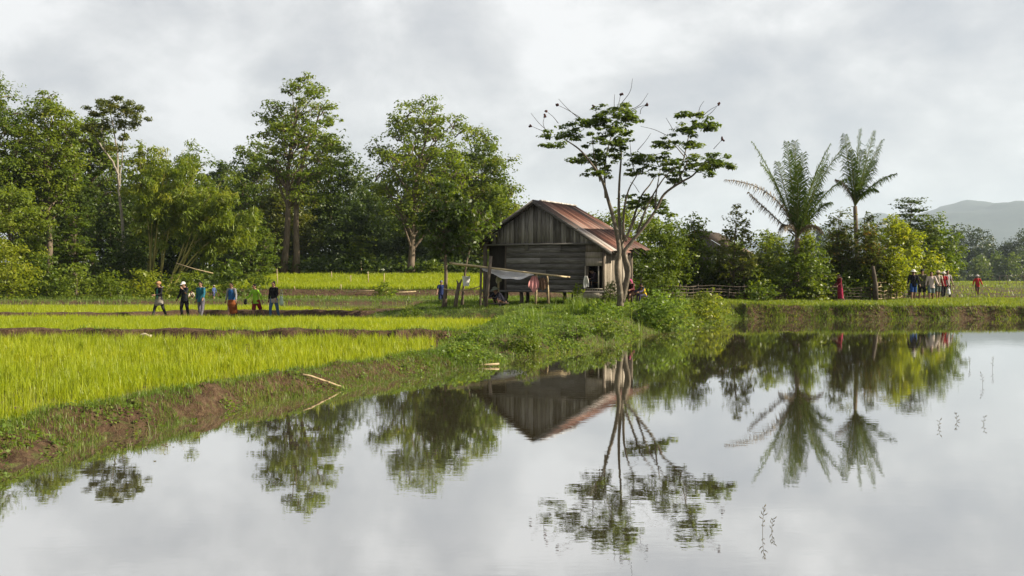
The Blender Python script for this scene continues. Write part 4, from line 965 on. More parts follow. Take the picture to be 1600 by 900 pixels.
#PART3
# ------------------------------------------------------------------ things about the hut
def single(name, label, cat, mb, mat, loc, smooth=False, group=None, rz=0):
    o = mb.obj(name, mat, smooth=smooth); o.location = tuple(float(v) for v in loc); o.rotation_euler = (0, 0, rz)
    return tag(o, label, cat, group)

def rack():
    Y0 = 42.0; o = np.array([.0, Y0, gz(0, Y0)])
    r = thing('pole_canopy', 'low sloping canopy of bamboo poles with a white sheet slung under it, before the hut', 'canopy', o)
    for k in range(13):
        y = -.62 + k * .10 + rng.normal(0, .015)
        x0, x1 = rng.uniform(705, 745) if k not in (2, 5) else 703, rng.uniform(862, 894)
        if k in (3, 7): x1 = rng.uniform(780, 810)
        f = lambda x: 411.5 + (x - 705) * .1185 + rng.normal(0, .35)
        P = np.array([at(x, f(x), Y0) - o + [0, y, 0] for x in np.linspace(x0, x1, 7)])
        p = MB(); p.tube(P, np.linspace(.042, .028, 7) * rng.uniform(.7, 1.1), 7, tint=rng.random()); p.obj('pole', M['drybamboo'], r, smooth=True)
    nx_, ny_ = 31, 12
    u = np.linspace(0, 1, nx_); v = np.linspace(0, 1, ny_)
    U, Vv = np.meshgrid(u, v)
    px = 750 + U * 84
    top = 415.5 + (px - 750) * .12
    sag = (.05 + .34 * np.sin(U * PI) ** 1.0) * (1 - Vv) * (.8 + .3 * U)
    z = CZ - (top - HY) / F * Y0 - o[2] - .05 - sag - .03 * np.sin(U * 19 + Vv * 4) * (1 - Vv)
    t = MB(); i = np.arange(nx_ * ny_).reshape(ny_, nx_)
    Pm = np.stack([((px - CX) / F * Y0).ravel(), (-.66 + Vv * 1.2).ravel(), z.ravel()], 1); Pm[:, 0] -= o[0]
    t.add(Pm, np.stack([i[:-1, :-1], i[:-1, 1:], i[1:, 1:], i[1:, :-1]], -1).reshape(-1, 4)); t.obj('sheet', M['tarp'], r, smooth=True)
    for (a, b, c, d, dy, rr) in [(751.5, 419, 750, 482, -.5, .05), (779, 423, 778, 466, .55, .04), (838, 428, 837, 470, -.5, .05), (855, 431, 857, 470, .5, .042)]:
        p = MB(); A, B = at(a, b, Y0 + dy) - o, at(c, d, Y0 + dy) - o; B[2] -= .12
        p.tube([B, (A + B) / 2 + [.01, 0, 0], A], rr, 8); p.obj('post', M['post' if a < 760 else 'drybamboo'], r, smooth=True)
    bs = MB(); A, B = at(752, 475, Y0) - o, at(795, 474, Y0) - o; bs.tube([A, (A + B) / 2, B], .03, 7); bs.obj('rail', M['post'], r, smooth=True)
rack()

def pole_thing(name, label, cat, pts, rr, mat, n=8, group=None):
    P = np.array(pts); o = P[0].copy(); mb = MB()
    R = np.broadcast_to(rr, (len(P),)) if np.ndim(rr) == 0 else np.interp(np.linspace(0, 1, len(P)), np.linspace(0, 1, len(rr)), rr)
    mb.tube(P - o, R, n); return single(name, label, cat, mb, M[mat], o, True, group)
A = at(758, 484, 41.2); A[2] -= .1
pole_thing('leaning_post', 'leaning grey plank post propped against the left end of the pole canopy', 'post', [A, at(763, 440, 41.25), at(767, 400, 41.3)], .075, 'post')
fp = MB(); o = at(710.5, 484, 41.5); o[2] -= .08
fp.tube([[0, 0, 0], at(714, 460, 41.5) - o, at(717.5, 443, 41.5) - o], [.10, .085, .085], 9)
fp.tube([at(717, 446, 41.5) - o, at(713.5, 438, 41.5) - o], [.06, .025], 7); fp.tube([at(717.5, 446, 41.5) - o, at(721.5, 436.5, 41.5) - o], [.065, .03], 7)
single('forked_post', 'short dark post with a forked top standing in the grass left of the hut', 'post', fp, M['post'], o, True)
pole_thing('rope', 'slack yellowish rope strung from the small tree to the canopy post', 'rope', bez(at(693, 451, 42.6), at(722, 458, 42), at(751, 447, 41.6), 12), .022, 'drybamboo', 6)

def bucket():
    o = at(728.5, 447, 43); r = thing('bucket', 'white bucket hanging from a branch of the small tree left of the hut', 'bucket', o)
    b = MB(); a = np.linspace(0, 2 * PI, 20, endpoint=False)
    b.tube([[0, 0, 0], [0, 0, .03], [0, 0, .42], [0, 0, .44]], [.13, .135, .175, .185], 20); pl = b.obj('pail', M['tarp'], r, smooth=True)
    h = MB(); h.tube(bez([-.18, 0, .42], [0, 0, .85], [.18, 0, .42], 9), .008, 5); h.tube([[0, 0, .63], [.03, 0, 1.4]], .006, 5); h.obj('handle', M['post'], pl)
bucket()

def hanging(name, label, px, py, Y, w, h, mat, twist=.2, seed=0):
    """a cloth hung by its top: narrow pleated top, wider wavy bottom"""
    o = at(px, py, Y); mb = MB(); n, m = 17, 11
    U, Vv = np.meshgrid(np.linspace(-1, 1, n), np.linspace(0, 1, m))
    wd = w * (.45 + .55 * np.sin(np.clip(Vv * 1.15, 0, 1) * PI * .62))
    X = U * wd / 2 + twist * Vv * w * .3; Yd = .045 * np.sin(U * 9 + seed) * (1 - .3 * Vv) + .04 * np.sin(Vv * 5 + seed)
    Zd = -h * Vv * (1 - .18 * np.abs(U) * np.sin(Vv * PI * .5) + .10 * np.sin(U * 3 + seed))
    i = np.arange(n * m).reshape(m, n)
    for off_ in (0, .012): mb.add(np.stack([X.ravel(), Yd.ravel() + off_, Zd.ravel()], 1), np.stack([i[:-1, :-1], i[:-1, 1:], i[1:, 1:], i[1:, :-1]], -1).reshape(-1, 4))
    return single(name, label, 'cloth', mb, mat, o, True)
hanging('hanging_cloth', 'pink cloth hanging from the right end of the pole canopy', 835, 431.5, 41.35, .46, .66, cloth((.55, .25, .25)), -.3, 1)
hanging('hanging_cloth', 'brown cloth hanging beside the pink cloth at the canopy post', 848, 434, 41.6, .42, .52, cloth((.20, .12, .08)), .2, 2)
hanging('hanging_cloth', 'pale rag hanging from the inner post of the canopy', 779, 430, 42.3, .26, .36, cloth((.42, .38, .31)), 0, 3)
hanging('hanging_shirt', 'white shirt hanging in the window opening of the hut', 915.5, 431, 44.02, .27, .58, cloth((.72, .70, .68)), .2, 4)
st = MB(); st.ball([0, 0, .03], [.22, .15, .10], 12); V = st.V[0]; st.V[0] = V + .10 * (vnoise(V[:, 0] * 9, V[:, 1] * 9 + V[:, 2] * 5, 3) - .5)[:, None]
pstone = at(229, 521.5, 29.2); pstone[2] = gz(pstone[0], 29.2)
single('pale_stone', 'pale stone lying on the dark dike between the rice fields', 'stone', st, M['stone'], pstone, True)
def on_bank(px, py, lo, hi, lift):
    for Y in np.arange(lo, hi, .05):
        q = at(px, py, Y)
        if gz(q[0], Y) >= q[2]: q[2] += lift; return q
    return at(px, py, hi)
a, b = on_bank(473, 590, 14, 24, .06), on_bank(533, 608, 14, 24, .05)
pole_thing('bamboo_stick', 'pale split bamboo stick lying on the near bank below the rice', 'stick', [a, a * .8 + b * .2 + [0, 0, .02], b], .02, 'drybamboo')
a, b = at(733, 577.5, 23.3), at(780, 573.5, 23.4); a[2] = .02; b[2] = .06
pole_thing('bamboo_stick', 'whitish stick floating in the water at the bend of the bank', 'stick', [a, (a + b) / 2, b], .026, 'drybamboo')
a, b = at(275, 411, 70), at(333, 427, 70)
pole_thing('leaning_pole', 'long dry pole leaning through the bushes above the walkers', 'pole', [a, (a + b) / 2 - [0, 0, .06], b], .034, 'drybamboo')

# thin posts on the terrace
for (x, t, b, Y, lab) in [(518.5, 424, 441, 90, 'thin post at the back left of the bright terrace'), (461, 447, 460, 77.4, 'leaning thin post on the bank of the terrace, above the last walker'), (533, 444, 461, 77.4, 'thin post in the middle of the terrace bank'),
                          (548, 430, 446, 84, 'thin post standing in the bright rice of the terrace, left of the dark round bush'), (576, 424, 446, 84, 'taller thin post in the bright rice just right of the dark round bush'), (600, 427, 445, 85, 'thin post in the bright rice right of the taller one'),
                          (434, 420, 446, 82, 'thin post behind the last walker'), (565, 408, 432, 95, 'pale post at the back of the terrace by the dark round bush')]:
    A = at(x, b, Y); A[2] = gz(A[0], Y) - .1
    pole_thing('thin_post', lab, 'post', [A, at(x + rng.normal(0, 1.5), t, Y)], [.042, .032], 'drybamboo', 7, 'thin posts on the terrace')
for (x0, y0, x1, y1, Y, lab) in [(540, 456.5, 612, 452, 76.6, 'dry pole lying along the terrace bank'), (585, 458, 650, 455.5, 76.4, 'second dry pole lying lower on the terrace bank')]:
    pole_thing('dry_pole', lab, 'pole', [at(x0, y0, Y), at((x0 + x1) / 2, (y0 + y1) / 2 + .5, Y), at(x1, y1, Y)], .05, 'drybamboo', 7)

# ------------------------------------------------------------------ fences
M['shadefence'] = rough_mat('shade toned stick', [(.3, (.035, .027, .02)), (.7, (.10, .08, .062))], scale=4, bump=.4)  # stick colour darkened to stand in for the shade under the garden trees
def fence(label, pts, height, step, rails, mat, jit=.05):
    """a wattle fence of thin stakes and split rails along a line of ground points"""
    pts = np.array(pts, float); o = np.array([pts[0][0], pts[0][1], gz(*pts[0])])
    r = thing('wattle_fence', label, 'fence', o)
    seg = np.linalg.norm(np.diff(pts, axis=0), axis=1); cum = np.concatenate([[0], np.cumsum(seg)])
    def P(s): return np.array([np.interp(s, cum, pts[:, 0]), np.interp(s, cum, pts[:, 1])])
    s = 0
    while s <= cum[-1]:
        q = P(s); z = gz(*q); p = MB(); h = height * rng.uniform(.8, 1.15)
        p.tube([np.array([q[0], q[1], z - .15]) - o, np.array([q[0] + rng.normal(0, jit), q[1] + rng.normal(0, jit), z + h]) - o], [.035, .025], 6, tint=rng.random()); p.obj('post', M[mat], r, smooth=True)
        s += step * rng.uniform(.8, 1.2)
    for k in range(rails):
        s = -.3
        while s < cum[-1] - .5:
            e = min(s + rng.uniform(2.2, 3.6), cum[-1] + .2)
            p = MB(); Q = []
            for u in np.linspace(s, e, 6):
                q = P(u); Q.append(np.array([q[0], q[1] - .045 + rng.normal(0, .012), gz(*q) + height * (.14 + .8 * k / max(1, rails - 1)) + rng.normal(0, .02)]) - o)
            p.tube(Q, rng.uniform(.018, .032), 6, tint=rng.random()); p.obj('rail', M[mat], r, smooth=True); s = e - .25
fence('dark wattle fence in the shade of the garden trees', [(7.6, 50.2), (10.5, 52.6), (15, 54.2), (20.6, 54.6)], .85, .62, 5, 'shadefence')

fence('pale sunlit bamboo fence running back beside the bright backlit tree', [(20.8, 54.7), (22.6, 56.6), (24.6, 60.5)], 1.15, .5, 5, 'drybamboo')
pole_thing('fence_corner_trunk', 'thick mossy trunk at the corner where dark and pale fence meet', 'trunk', [np.array([20.65, 54.5, .5]), at(1368, 447, 54.5), at(1366, 430, 54.6), at(1364, 416, 54.7)], [.17, .12, .11, .08], 'shadefence', 10)
fence('far thin rail fence at the edge of the wide field', [(66, 130), (74, 131), (90, 132)], 1.3, 1.1, 2, 'post')

# ------------------------------------------------------------------ people
def rotx(v, a):
    c, s = math.cos(a), math.sin(a); v = np.asarray(v, float)
    return np.array([v[0], v[1] * c - v[2] * s, v[1] * s + v[2] * c])

def remeshed(mb, name, mat, parent, vox, smooth=4):
    o = mb.obj(name, mat, parent, smooth=True)
    m = o.modifiers.new('join', 'REMESH'); m.mode = 'VOXEL'; m.voxel_size = vox; m.use_smooth_shade = True
    if smooth: s = o.modifiers.new('soft', 'SMOOTH'); s.factor = .5; s.iterations = smooth
    return o

def person(label, px, Y, rz, h=1.62, legs=((20, 8), (-18, 22)), arms=((-15, 8, 20), (18, 8, 25)), lean=2, head=(0, 0), top=(.1, .1, .1), sleeve='long', hem=.02, bottom=('trousers', (.05, .05, .06)), hat=None, hair='short',
           extra=(), z=None, x=None, shoes=None, seat=False, group=None, stout=1.0):
    X = (px - CX) / F * Y if x is None else x
    k = h / 1.65
    R = math.radians
    pel = np.array([0, 0, .0])
    def tor(v): return rotx(np.asarray(v, float), -R(lean) * -1)
    up = lambda v: rotx(v, R(lean))       # leaning forward is towards -Y
    J = {}
    J['waist'], J['chest'], J['neck'] = up([0, 0, .15]), up([0, .005, .35]), up([0, .0, .50])
    hd = up([0, -.02, .62]) ; hd = J['neck'] + rotx(hd - J['neck'], R(head[0]))
    for i, sd in ((0, -1), (1, 1)):
        J['sh', i] = up([sd * .165, 0, .455])
        sw, ab, el = arms[i][:3]; inn = arms[i][3] if len(arms[i]) > 3 else 0
        ud = np.array([sd * math.sin(R(ab + 5)), -math.sin(R(sw)) * math.cos(R(ab)), -math.cos(R(sw)) * math.cos(R(ab))])
        fd = np.array([sd * math.sin(R(ab - inn)), -math.sin(R(sw + el)) * math.cos(R(ab - inn)), -math.cos(R(sw + el)) * math.cos(R(ab - inn))])
        J['el', i] = J['sh', i] + ud * .275; J['wr', i] = J['el', i] + fd * .235; J['fd', i] = fd
        th, kb = legs[i][:2]; spl = legs[i][2] if len(legs[i]) > 2 else 2
        hip = np.array([sd * .085, 0, -.03]); J['hip', i] = hip
        td = np.array([sd * math.sin(R(spl)), -math.sin(R(th)), -math.cos(R(th))]); td /= np.linalg.norm(td)
        sd_ = np.array([sd * .01, -math.sin(R(th - kb)), -math.cos(R(th - kb))])
        J['kn', i] = hip + td * .41; J['an', i] = J['kn', i] + sd_ * .40
        fa = R(max(-55, min(20, (th - kb) * .8 + 0)))
        J['toe', i] = J['an', i] + np.array([sd * .02, -.17 * math.cos(fa), -.05 + .17 * math.sin(fa)])
    low = min(min(J['an', i][2] - .075, J['toe', i][2] - .025) for i in (0, 1))
    gzv = gz(X, Y) if z is None else z
    root = thing('person', label, 'person', (X, Y, gzv - .01), R(rz), group)
    root.scale = (k * stout, k * stout, k)
    O = np.array([0, 0, -low])
    A = lambda n: J[n] + O
    b = MB()
    Pt = [O + up([0, 0, zz]) for zz in (-.09, 0, .12, .25, .36, .44, .49, .54)]
    b.tube(Pt, [.085, .104, .088, .094, .100, .076, .052, .050], 18, flat=1.38)
    for i, s in ((0, -1), (1, 1)):
        b.capsule(A(('sh', i)), .052, A(('el', i)), .038); b.capsule(A(('el', i)), .038, A(('wr', i)), .026)
        b.capsule(O + up([s * .08, 0, .44]), .06, A(('sh', i)), .052)
        b.capsule(A(('hip', i)), .088, A(('kn', i)), .055); b.capsule(A(('kn', i)), .054, (A(('kn', i)) * .6 + A(('an', i)) * .4), .052); b.capsule(A(('kn', i)) * .6 + A(('an', i)) * .4, .052, A(('an', i)), .034)
        heel = A(('an', i)) + [0, .035, -.04]; b.capsule(heel, .033, A(('toe', i)), .028)
        w, fd = A(('wr', i)), J['fd', i]; sdv = unit(np.cross(fd, [s, .3, 0])); pn = np.cross(sdv, fd)
        b.capsule(w, .026, w + fd * .075, .034, 10)
        for q, (off_, ln) in enumerate([(-.028, .062), (-.010, .072), (.010, .070), (.027, .055)]):
            base = w + fd * .085 + sdv * off_; mid = base + fd * ln * .55 + pn * .006 * s; b.capsule(base - fd * .02, .0105, mid, .0095, 7); b.capsule(mid, .0095, mid + fd * ln * .4 + pn * .02 * -s, .0085, 7)
        b.capsule(w + fd * .03 - sdv * .025, .012, w + fd * .085 - sdv * .055, .010, 7)
    H = hd + O
    def hp_(v): return H + rotx(rotx(np.asarray(v, float), R(head[0])), R(lean))
    hr = R(head[1])
    def hv(v):
        v = np.asarray(v, float); c, s = math.cos(hr), math.sin(hr)
        return hp_([v[0] * c - v[1] * s, v[0] * s + v[1] * c, v[2]])
    b.capsule(A('neck') - [0, 0, .06], .054, hv([0, .005, -.06]), .05)
    b.ball(hv([0, .005, .03]), [.073, .09, .09]); b.ball(hv([0, -.012, -.045]), [.056, .066, .06]); b.ball(hv([0, -.045, -.085]), [.028, .026, .022])
    b.capsule(hv([0, -.084, .02]), .011, hv([0, -.096, -.022]), .015, 8); b.capsule(hv([-.035, -.077, .035]), .012, hv([.035, -.077, .035]), .012, 8)
    for s in (-1, 1): b.ball(hv([s * .074, .01, .0]), [.012, .02, .032], 8)
    remeshed(b, 'body', M['skin'], root, .0105, 2)
    for s in (-1, 1):
        e = MB(); e.ball(hv([s * .032, -.083, .012]), [.015, .010, .009], 8); e.obj('eye', M['eye'], root, True)
    mo = MB(); mo.capsule(hv([-.02, -.074, -.055]), .007, hv([.02, -.074, -.055]), .007, 6); mo.obj('mouth', M['lip'], root, True)
    # hair
    if hair:
        hm = MB(); hm.ball(hv([0, .018, .045]), [.083, .092, .088], 16); hm.ball(hv([0, .05, -.01]), [.078, .062, .075])
        if hair in ('long', 'tail'): hm.capsule(hv([0, .06, .0]), .075, hv([0, .085, -.12]) , .06); hm.capsule(hv([0.02, .085, -.12]), .06, hv([.05, .08, -.28]), .035)
        if hair == 'bun': hm.ball(hv([0, .075, .10]), .05)
        remeshed(hm, 'hair', M['hair'], root, .014, 2)
    # top
    if top is not None:
        t = MB(); tp = [O + up([0, 0, zz]) for zz in (-hem - .10, -.02, .12, .25, .36, .44, .485)]
        t.tube(tp, [.138 if hem > .01 else .126, .126, .106, .108, .112, .088, .060], 20, flat=1.36)
        for i, s in ((0, -1), (1, 1)):
            t.capsule(O + up([s * .07, 0, .438]), .068, A(('sh', i)) - [0, 0, .012], .060)
            if sleeve == 'long': t.tube([A(('sh', i)), A(('el', i)), A(('wr', i)) * .93 + A(('el', i)) * .07], [.064, .054, .044], 12)
            elif sleeve == 'short': t.tube([A(('sh', i)), A(('sh', i)) * .3 + A(('el', i)) * .7], [.07, .066], 12)
        remeshed(t, 'shirt', cloth(top), root, .014, 3)
    kind, bc = bottom[0], bottom[1]
    if kind in ('trousers', 'shorts'):
        t = MB(); t.tube([O + [0, 0, -.12], O + [0, 0, -.02], O + up([0, 0, .09])], [.108, .116, .104], 20, flat=1.38)
        for i in (0, 1):
            e = A(('kn', i)) * .1 + A(('an', i)) * .9 if kind == 'trousers' else A(('kn', i))
            pts_ = [A(('hip', i)) + [0, 0, .03], A(('kn', i)), e] if kind == 'trousers' else [A(('hip', i)) + [0, 0, .03], A(('hip', i)) * .5 + A(('kn', i)) * .5, A(('kn', i)) * .95 + A(('an', i)) * .05]
            t.tube(pts_, [.102, .072, .052] if kind == 'trousers' else [.105, .095, .088], 14)
        remeshed(t, kind, cloth(bc), root, .014, 3)
    elif kind == 'skirt':
        ln = bottom[2]
        cen = (A(('kn', 0)) + A(('kn', 1))) / 2; low_c = (A(('an', 0)) + A(('an', 1))) / 2
        e = O * (1 - ln) + low_c * ln if ln > .6 else O * (1 - ln) + low_c * ln
        spread = abs(A(('kn', 0))[1] - A(('kn', 1))[1])
        t = MB(); t.tube([O + up([0, 0, .10]), O + [0, 0, -.04], O * .5 + cen * .5, O * (1 - ln) + low_c * ln], [.112, .130, .125 + spread * .2, .115 + spread * .3], 22, flat=1.32 if not seat else 1.1)
        remeshed(t, 'skirt', cloth(bc), root, .014, 3)
        if len(bottom) > 3:
            t = MB()
            for i in (0, 1): t.tube([A(('hip', i)), A(('kn', i)), A(('kn', i)) * .08 + A(('an', i)) * .92], [.1, .066, .045], 12)
            remeshed(t, 'leggings', cloth(bottom[3]), root, .014, 2)
    if shoes:
        for i in (0, 1):
            t = MB(); heel = A(('an', i)) + [0, .035, -.04]; t.capsule(heel, .043, A(('toe', i)), .037); t.obj('shoe', cloth(shoes), root, True)
    if hat:
        ht, hc = hat; t = MB(); c0 = hv([0, .012, .075]); ax = unit(hv([0, 0, 1]) - hv([0, 0, 0])); fw = unit(hv([0, -1, 0]) - hv([0, 0, 0]))
        if ht in ('bucket', 'sun'):
            br = .205 if ht == 'sun' else .175
            t.tube([c0 - ax * .035, c0 - ax * .012, c0 + ax * .005, c0 + ax * .07, c0 + ax * .095], [br, br * .93, .100, .082, .03], 20)
        elif ht == 'cap':
            t.ball(c0 + ax * .0, [.094, .10, .075], 14); t.tube([c0 + fw * .06 + ax * .0, c0 + fw * .13 - ax * .005, c0 + fw * .175 - ax * .02], [.075, .068, .03], 12, flat=.16)
        elif ht == 'wrap':
            t.ball(c0 - ax * .01, [.10, .108, .085], 14); t.ball(hv([0, .09, .06]), [.05, .045, .05], 8); t.capsule(hv([-.05, -.085, .07]), .03, hv([.05, -.085, .07]), .03, 10)
        elif ht == 'scarf':
            t.ball(c0 - ax * .01, [.098, .108, .09], 14); t.capsule(hv([0, .05, 0]), .085, hv([0, .06, -.1]), .075)
        remeshed(t, 'hat', cloth(hc), root, .011, 2)
    for e in extra:
        if e[0] == 'front':     # a strip of shirt showing in an open jacket
            t = MB(); t.tube([O + up([0, -.040, zz]) for zz in (-.02, .12, .25, .36, .44)], [.098, .085, .09, .09, .06], 14, flat=.85); remeshed(t, 'shirt_front', cloth(e[1]), root, .014, 2)
        if e[0] == 'vest':
            t = MB(); t.tube([O + up([0, 0, zz]) for zz in (-.03, .12, .25, .36, .45)], [.130, .114, .116, .120, .085], 20, flat=1.36); remeshed(t, 'vest', cloth(e[1]), root, .014, 2)
        if e[0] == 'waistband':
            t = MB(); t.tube([O + up([0, 0, zz]) for zz in (-.19, -.05, .03)], [.138, .130, .118], 20, flat=1.40); remeshed(t, 'undershirt', cloth(e[1]), root, .014, 2)
    return root, {kk: A(kk) * k for kk in J if kk[0] in ('wr', 'fd') or kk in ('neck', 'chest')}, (X, Y, gzv, R(rz))

def world_pt(info, v):
    X, Y, Z, a = info; c, s = math.cos(a), math.sin(a)
    return np.array([X + c * v[0] - s * v[1], Y + s * v[0] + c * v[1], Z + v[2]])

def bag(name, label, info, v, size, col, strap=.25):
    p = world_pt(info, v); mb = MB()
    mb.capsule([0, 0, -size[2] * .62], size[0] * .5, [0, 0, -size[2] * .1], size[0] * .36, 14)
    Vv = mb.V[-1]; Vv[:, 1] *= size[1] / size[0]
    r = thing(name, label, 'bag', p, info[3])
    po = mb.obj('pouch', cloth(col), r, True)
    s_ = MB(); s_.tube(bez([-size[0] * .3, 0, 0], [0, 0, strap * 1.6], [size[0] * .3, 0, 0], 9), .010, 6); s_.obj('strap', cloth(col), po, True)

Yp = 42.0
GL = 'walkers crossing the rice field'
person('woman in black jacket and green shirt with a tan headwrap, first of the walkers', 249, Yp, -32, 1.66, legs=((22, 6, 4), (-16, 10, 4)), arms=((-14, 10, 14), (20, 10, 62, 34)), top=(.012, .012, .016), hem=.03, bottom=('skirt', (.20, .18, .16), .30, (.035, .035, .04)), hat=('wrap', (.36, .21, .11)), hair='tail', extra=[('front', (.035, .17, .13))], group=GL, shoes=(.05, .04, .035))
_, j2, i2 = person('woman in dark clothes and a white cap with one hand raised to her chin', 288.5, Yp, -25, 1.62, legs=((16, 26, 1), (-8, 4, 1)), arms=((-10, 24, 22), (38, 14, 105, 30)), head=(16, 0), top=(.014, .016, .022), bottom=('trousers', (.016, .016, .024)), hat=('cap', (.72, .71, .70)), hair='long', group=GL, shoes=(.3, .25, .2))
person('person in a teal shirt and grey trousers with arms hanging', 314, Yp, -18, 1.66, legs=((-6, 4, 3), (20, 2, 14)), arms=((-12, 8, 14), (22, 12, 18)), top=(.02, .11, .16), hem=.05, bottom=('trousers', (.12, .11, .135)), hair='short', group=GL)
person('woman in a blue vest and a long orange brown skirt', 362, Yp + .4, -15, 1.62, legs=((12, 6, 1), (-18, 16, 6)), arms=((-8, 12, 12), (6, 12, 18)), top=(.20, .20, .23), bottom=('skirt', (.22, .068, .022), .80), hair='short', extra=[('vest', (.02, .09, .25))], group=GL, shoes=(.02, .02, .025))
_, j5, i5 = person('bald headed person in a lime green pullover and dark red knee shorts', 400, Yp + .4, -38, 1.58, legs=((8, 6, 1), (-22, 14, 3)), arms=((22, 10, 22), (-26, 10, 14)), lean=7, top=(.21, .40, .03), hem=.06, bottom=('shorts', (.17, .018, .025)), hair='short', group=GL, stout=1.05)
_, j6, i6 = person('woman in a black top and blue jeans with her hair in a bun', 428, Yp + .3, -22, 1.64, legs=((16, 18, 3), (-12, 6, 4)), arms=((-6, 8, 12), (12, 8, 26)), top=(.010, .010, .013), hem=-.05, bottom=('trousers', (.055, .11, .20)), hair='bun', extra=[('waistband', (.28, .25, .24))], group=GL, shoes=(.03, .03, .04))
bag('shoulder_bag', 'pale green bag hanging at the side of the woman in jeans', i6, np.array([.32, .10, .98]), (.22, .12, .46), (.42, .52, .44), .40)
bag('dark_bundle', 'dark bundle carried by the bald person in lime green', i5, j5['wr', 0] + [0, -.06, -.05], (.17, .13, .18), (.02, .022, .025), .08)
person('child in a blue shirt far behind the walkers on the muddy edge', 334, 67, 60, 1.06, legs=((14, 8), (-10, 8)), arms=((10, 8, 30), (10, 8, 20)), top=(.06, .09, .22), bottom=('shorts', (.05, .06, .12)), hat=('cap', (.42, .36, .3)), hair='short')
person('crouching figure in pale clothes far behind the walkers', 299, 66.5, 20, 1.2, legs=((112, 135, 8), (108, 130, 8)), arms=((40, 8, 20), (42, 8, 20)), lean=38, top=(.5, .44, .36), bottom=('shorts', (.10, .08, .06)), hair='short')
person('man in navy T-shirt and shorts with a cap, walking behind the small tree', 689.5, 58, 10, 1.64, legs=((10, 8), (-8, 10)), arms=((8, 10, 20), (-8, 16, 30)), top=(.018, .03, .10), sleeve='short', bottom=('shorts', (.014, .02, .055)), hat=('cap', (.14, .15, .18)), hair='short')
person('person in a dark coat and grey green hat squatting under the pole canopy', 786, 42.7, -55, 1.66, legs=((118, 140, 10), (112, 132, 10)), arms=((50, 10, 40), (48, 10, 40)), lean=40, head=(-20, 0), top=(.018, .018, .03), bottom=('trousers', (.014, .014, .022)), hat=('bucket', (.19, .20, .17)), hair='short', stout=1.12)
person('seated person in a maroon shirt with a pink headscarf right of the branching tree', 989, 47.5, -50, 1.6, legs=((86, 80, 8), (80, 70, 8)), arms=((35, 8, 40), (30, 8, 50)), lean=16, head=(12, 0), top=(.10, .03, .035), bottom=('skirt', (.10, .04, .05), .6), hat=('scarf', (.38, .06, .16)), hair=None, seat=True)
person('child with black hair and a yellow vest seated beside the pink headscarf', 1007, 47.3, -65, 1.42, legs=((95, 95, 8), (90, 85, 8)), arms=((45, 8, 30), (40, 8, 40)), lean=18, head=(14, 0), top=(.07, .06, .12), bottom=('trousers', (.05, .045, .09)), hair='short', extra=[('vest', (.52, .36, .02))], seat=True)
q = hp(2.82, 1.0, .70)
person('dim figure in dark clothes seated inside the hut window', 0, q[1], -60, 1.5, x=q[0], z=q[2], legs=((92, 100, 8), (90, 95, 8)), arms=((35, 8, 40), (30, 8, 50)), lean=30, head=(15, 0), top=(.05, .035, .05), bottom=('trousers', (.03, .03, .04)), hair='short', seat=True)
person('woman in a deep red top and long crimson skirt walking past the dark fence', 1312.5, 53.6, -86, 1.55, legs=((10, 6, 1), (-10, 8, 1)), arms=((12, 4, 40), (8, 6, 45)), lean=3, head=(18, 0), top=(.13, .011, .022), bottom=('skirt', (.24, .014, .05), .9), hair='tail')
GR = 'men walking on the far bank'
def walker(label, px, Y, h, **k):
    k.setdefault('legs', ((12, 8, 2), (-10, 14, 2))); k.setdefault('arms', ((-6, 9, 12), (8, 9, 14)))
    return person(label, px, Y, k.pop('rz', -8), h, group=GR, **k)
walker('stout man in a black jacket, white hat and blue shorts leading the walking men', 1427, 55.0, 1.74, top=(.013, .013, .018), hem=.04, bottom=('shorts', (.02, .06, .21)), hat=('bucket', (.66, .65, .62)), stout=1.08)
walker('man in an olive shirt and black cap behind the white hat', 1440.5, 55.6, 1.80, top=(.10, .095, .06), hem=.05, bottom=('shorts', (.016, .018, .02)), hat=('cap', (.02, .02, .022)), legs=((-8, 4, 2), (14, 10, 2)))
walker('bareheaded man in a loose pinkish white shirt', 1455, 55.4, 1.68, top=(.56, .46, .42), hem=.08, bottom=('shorts', (.13, .17, .19)), arms=((-4, 9, 12), (14, 14, 30)), rz=-15, stout=1.08)
walker('man in a cream shirt and khaki sun hat behind the pinkish shirt', 1465.5, 57.5, 1.72, top=(.48, .40, .31), sleeve='short', hem=.02, bottom=('shorts', (.09, .11, .095)), hat=('sun', (.40, .32, .25)))
walker('person in a red shirt and white hat half hidden among the walking men', 1474, 59.0, 1.66, top=(.33, .02, .03), sleeve='short', bottom=('trousers', (.02, .018, .025)), hat=('bucket', (.62, .58, .55)))
_, j7, i7 = walker('last of the walking men, in a grey shirt and black trousers', 1480, 59.6, 1.76, top=(.32, .29, .30), sleeve='short', bottom=('trousers', (.013, .013, .016)), legs=((-10, 6, 2), (12, 8, 2)), rz=5)
bag('plastic_bag', 'white plastic bag hanging in front of the last walking man', i7, np.array([-.06, -.26, .62]), (.24, .2, .40), (.70, .70, .74), .2)
person('lone person in a red shirt and pale hat far out on the right field', 1527, 70.5, -10, 1.56, legs=((14, 10, 1), (-10, 12, 1)), arms=((-8, 16, 16), (8, 16, 16)), top=(.42, .028, .028), hem=.06, bottom=('trousers', (.10, .055, .045)), hat=('sun', (.45, .42, .42)))

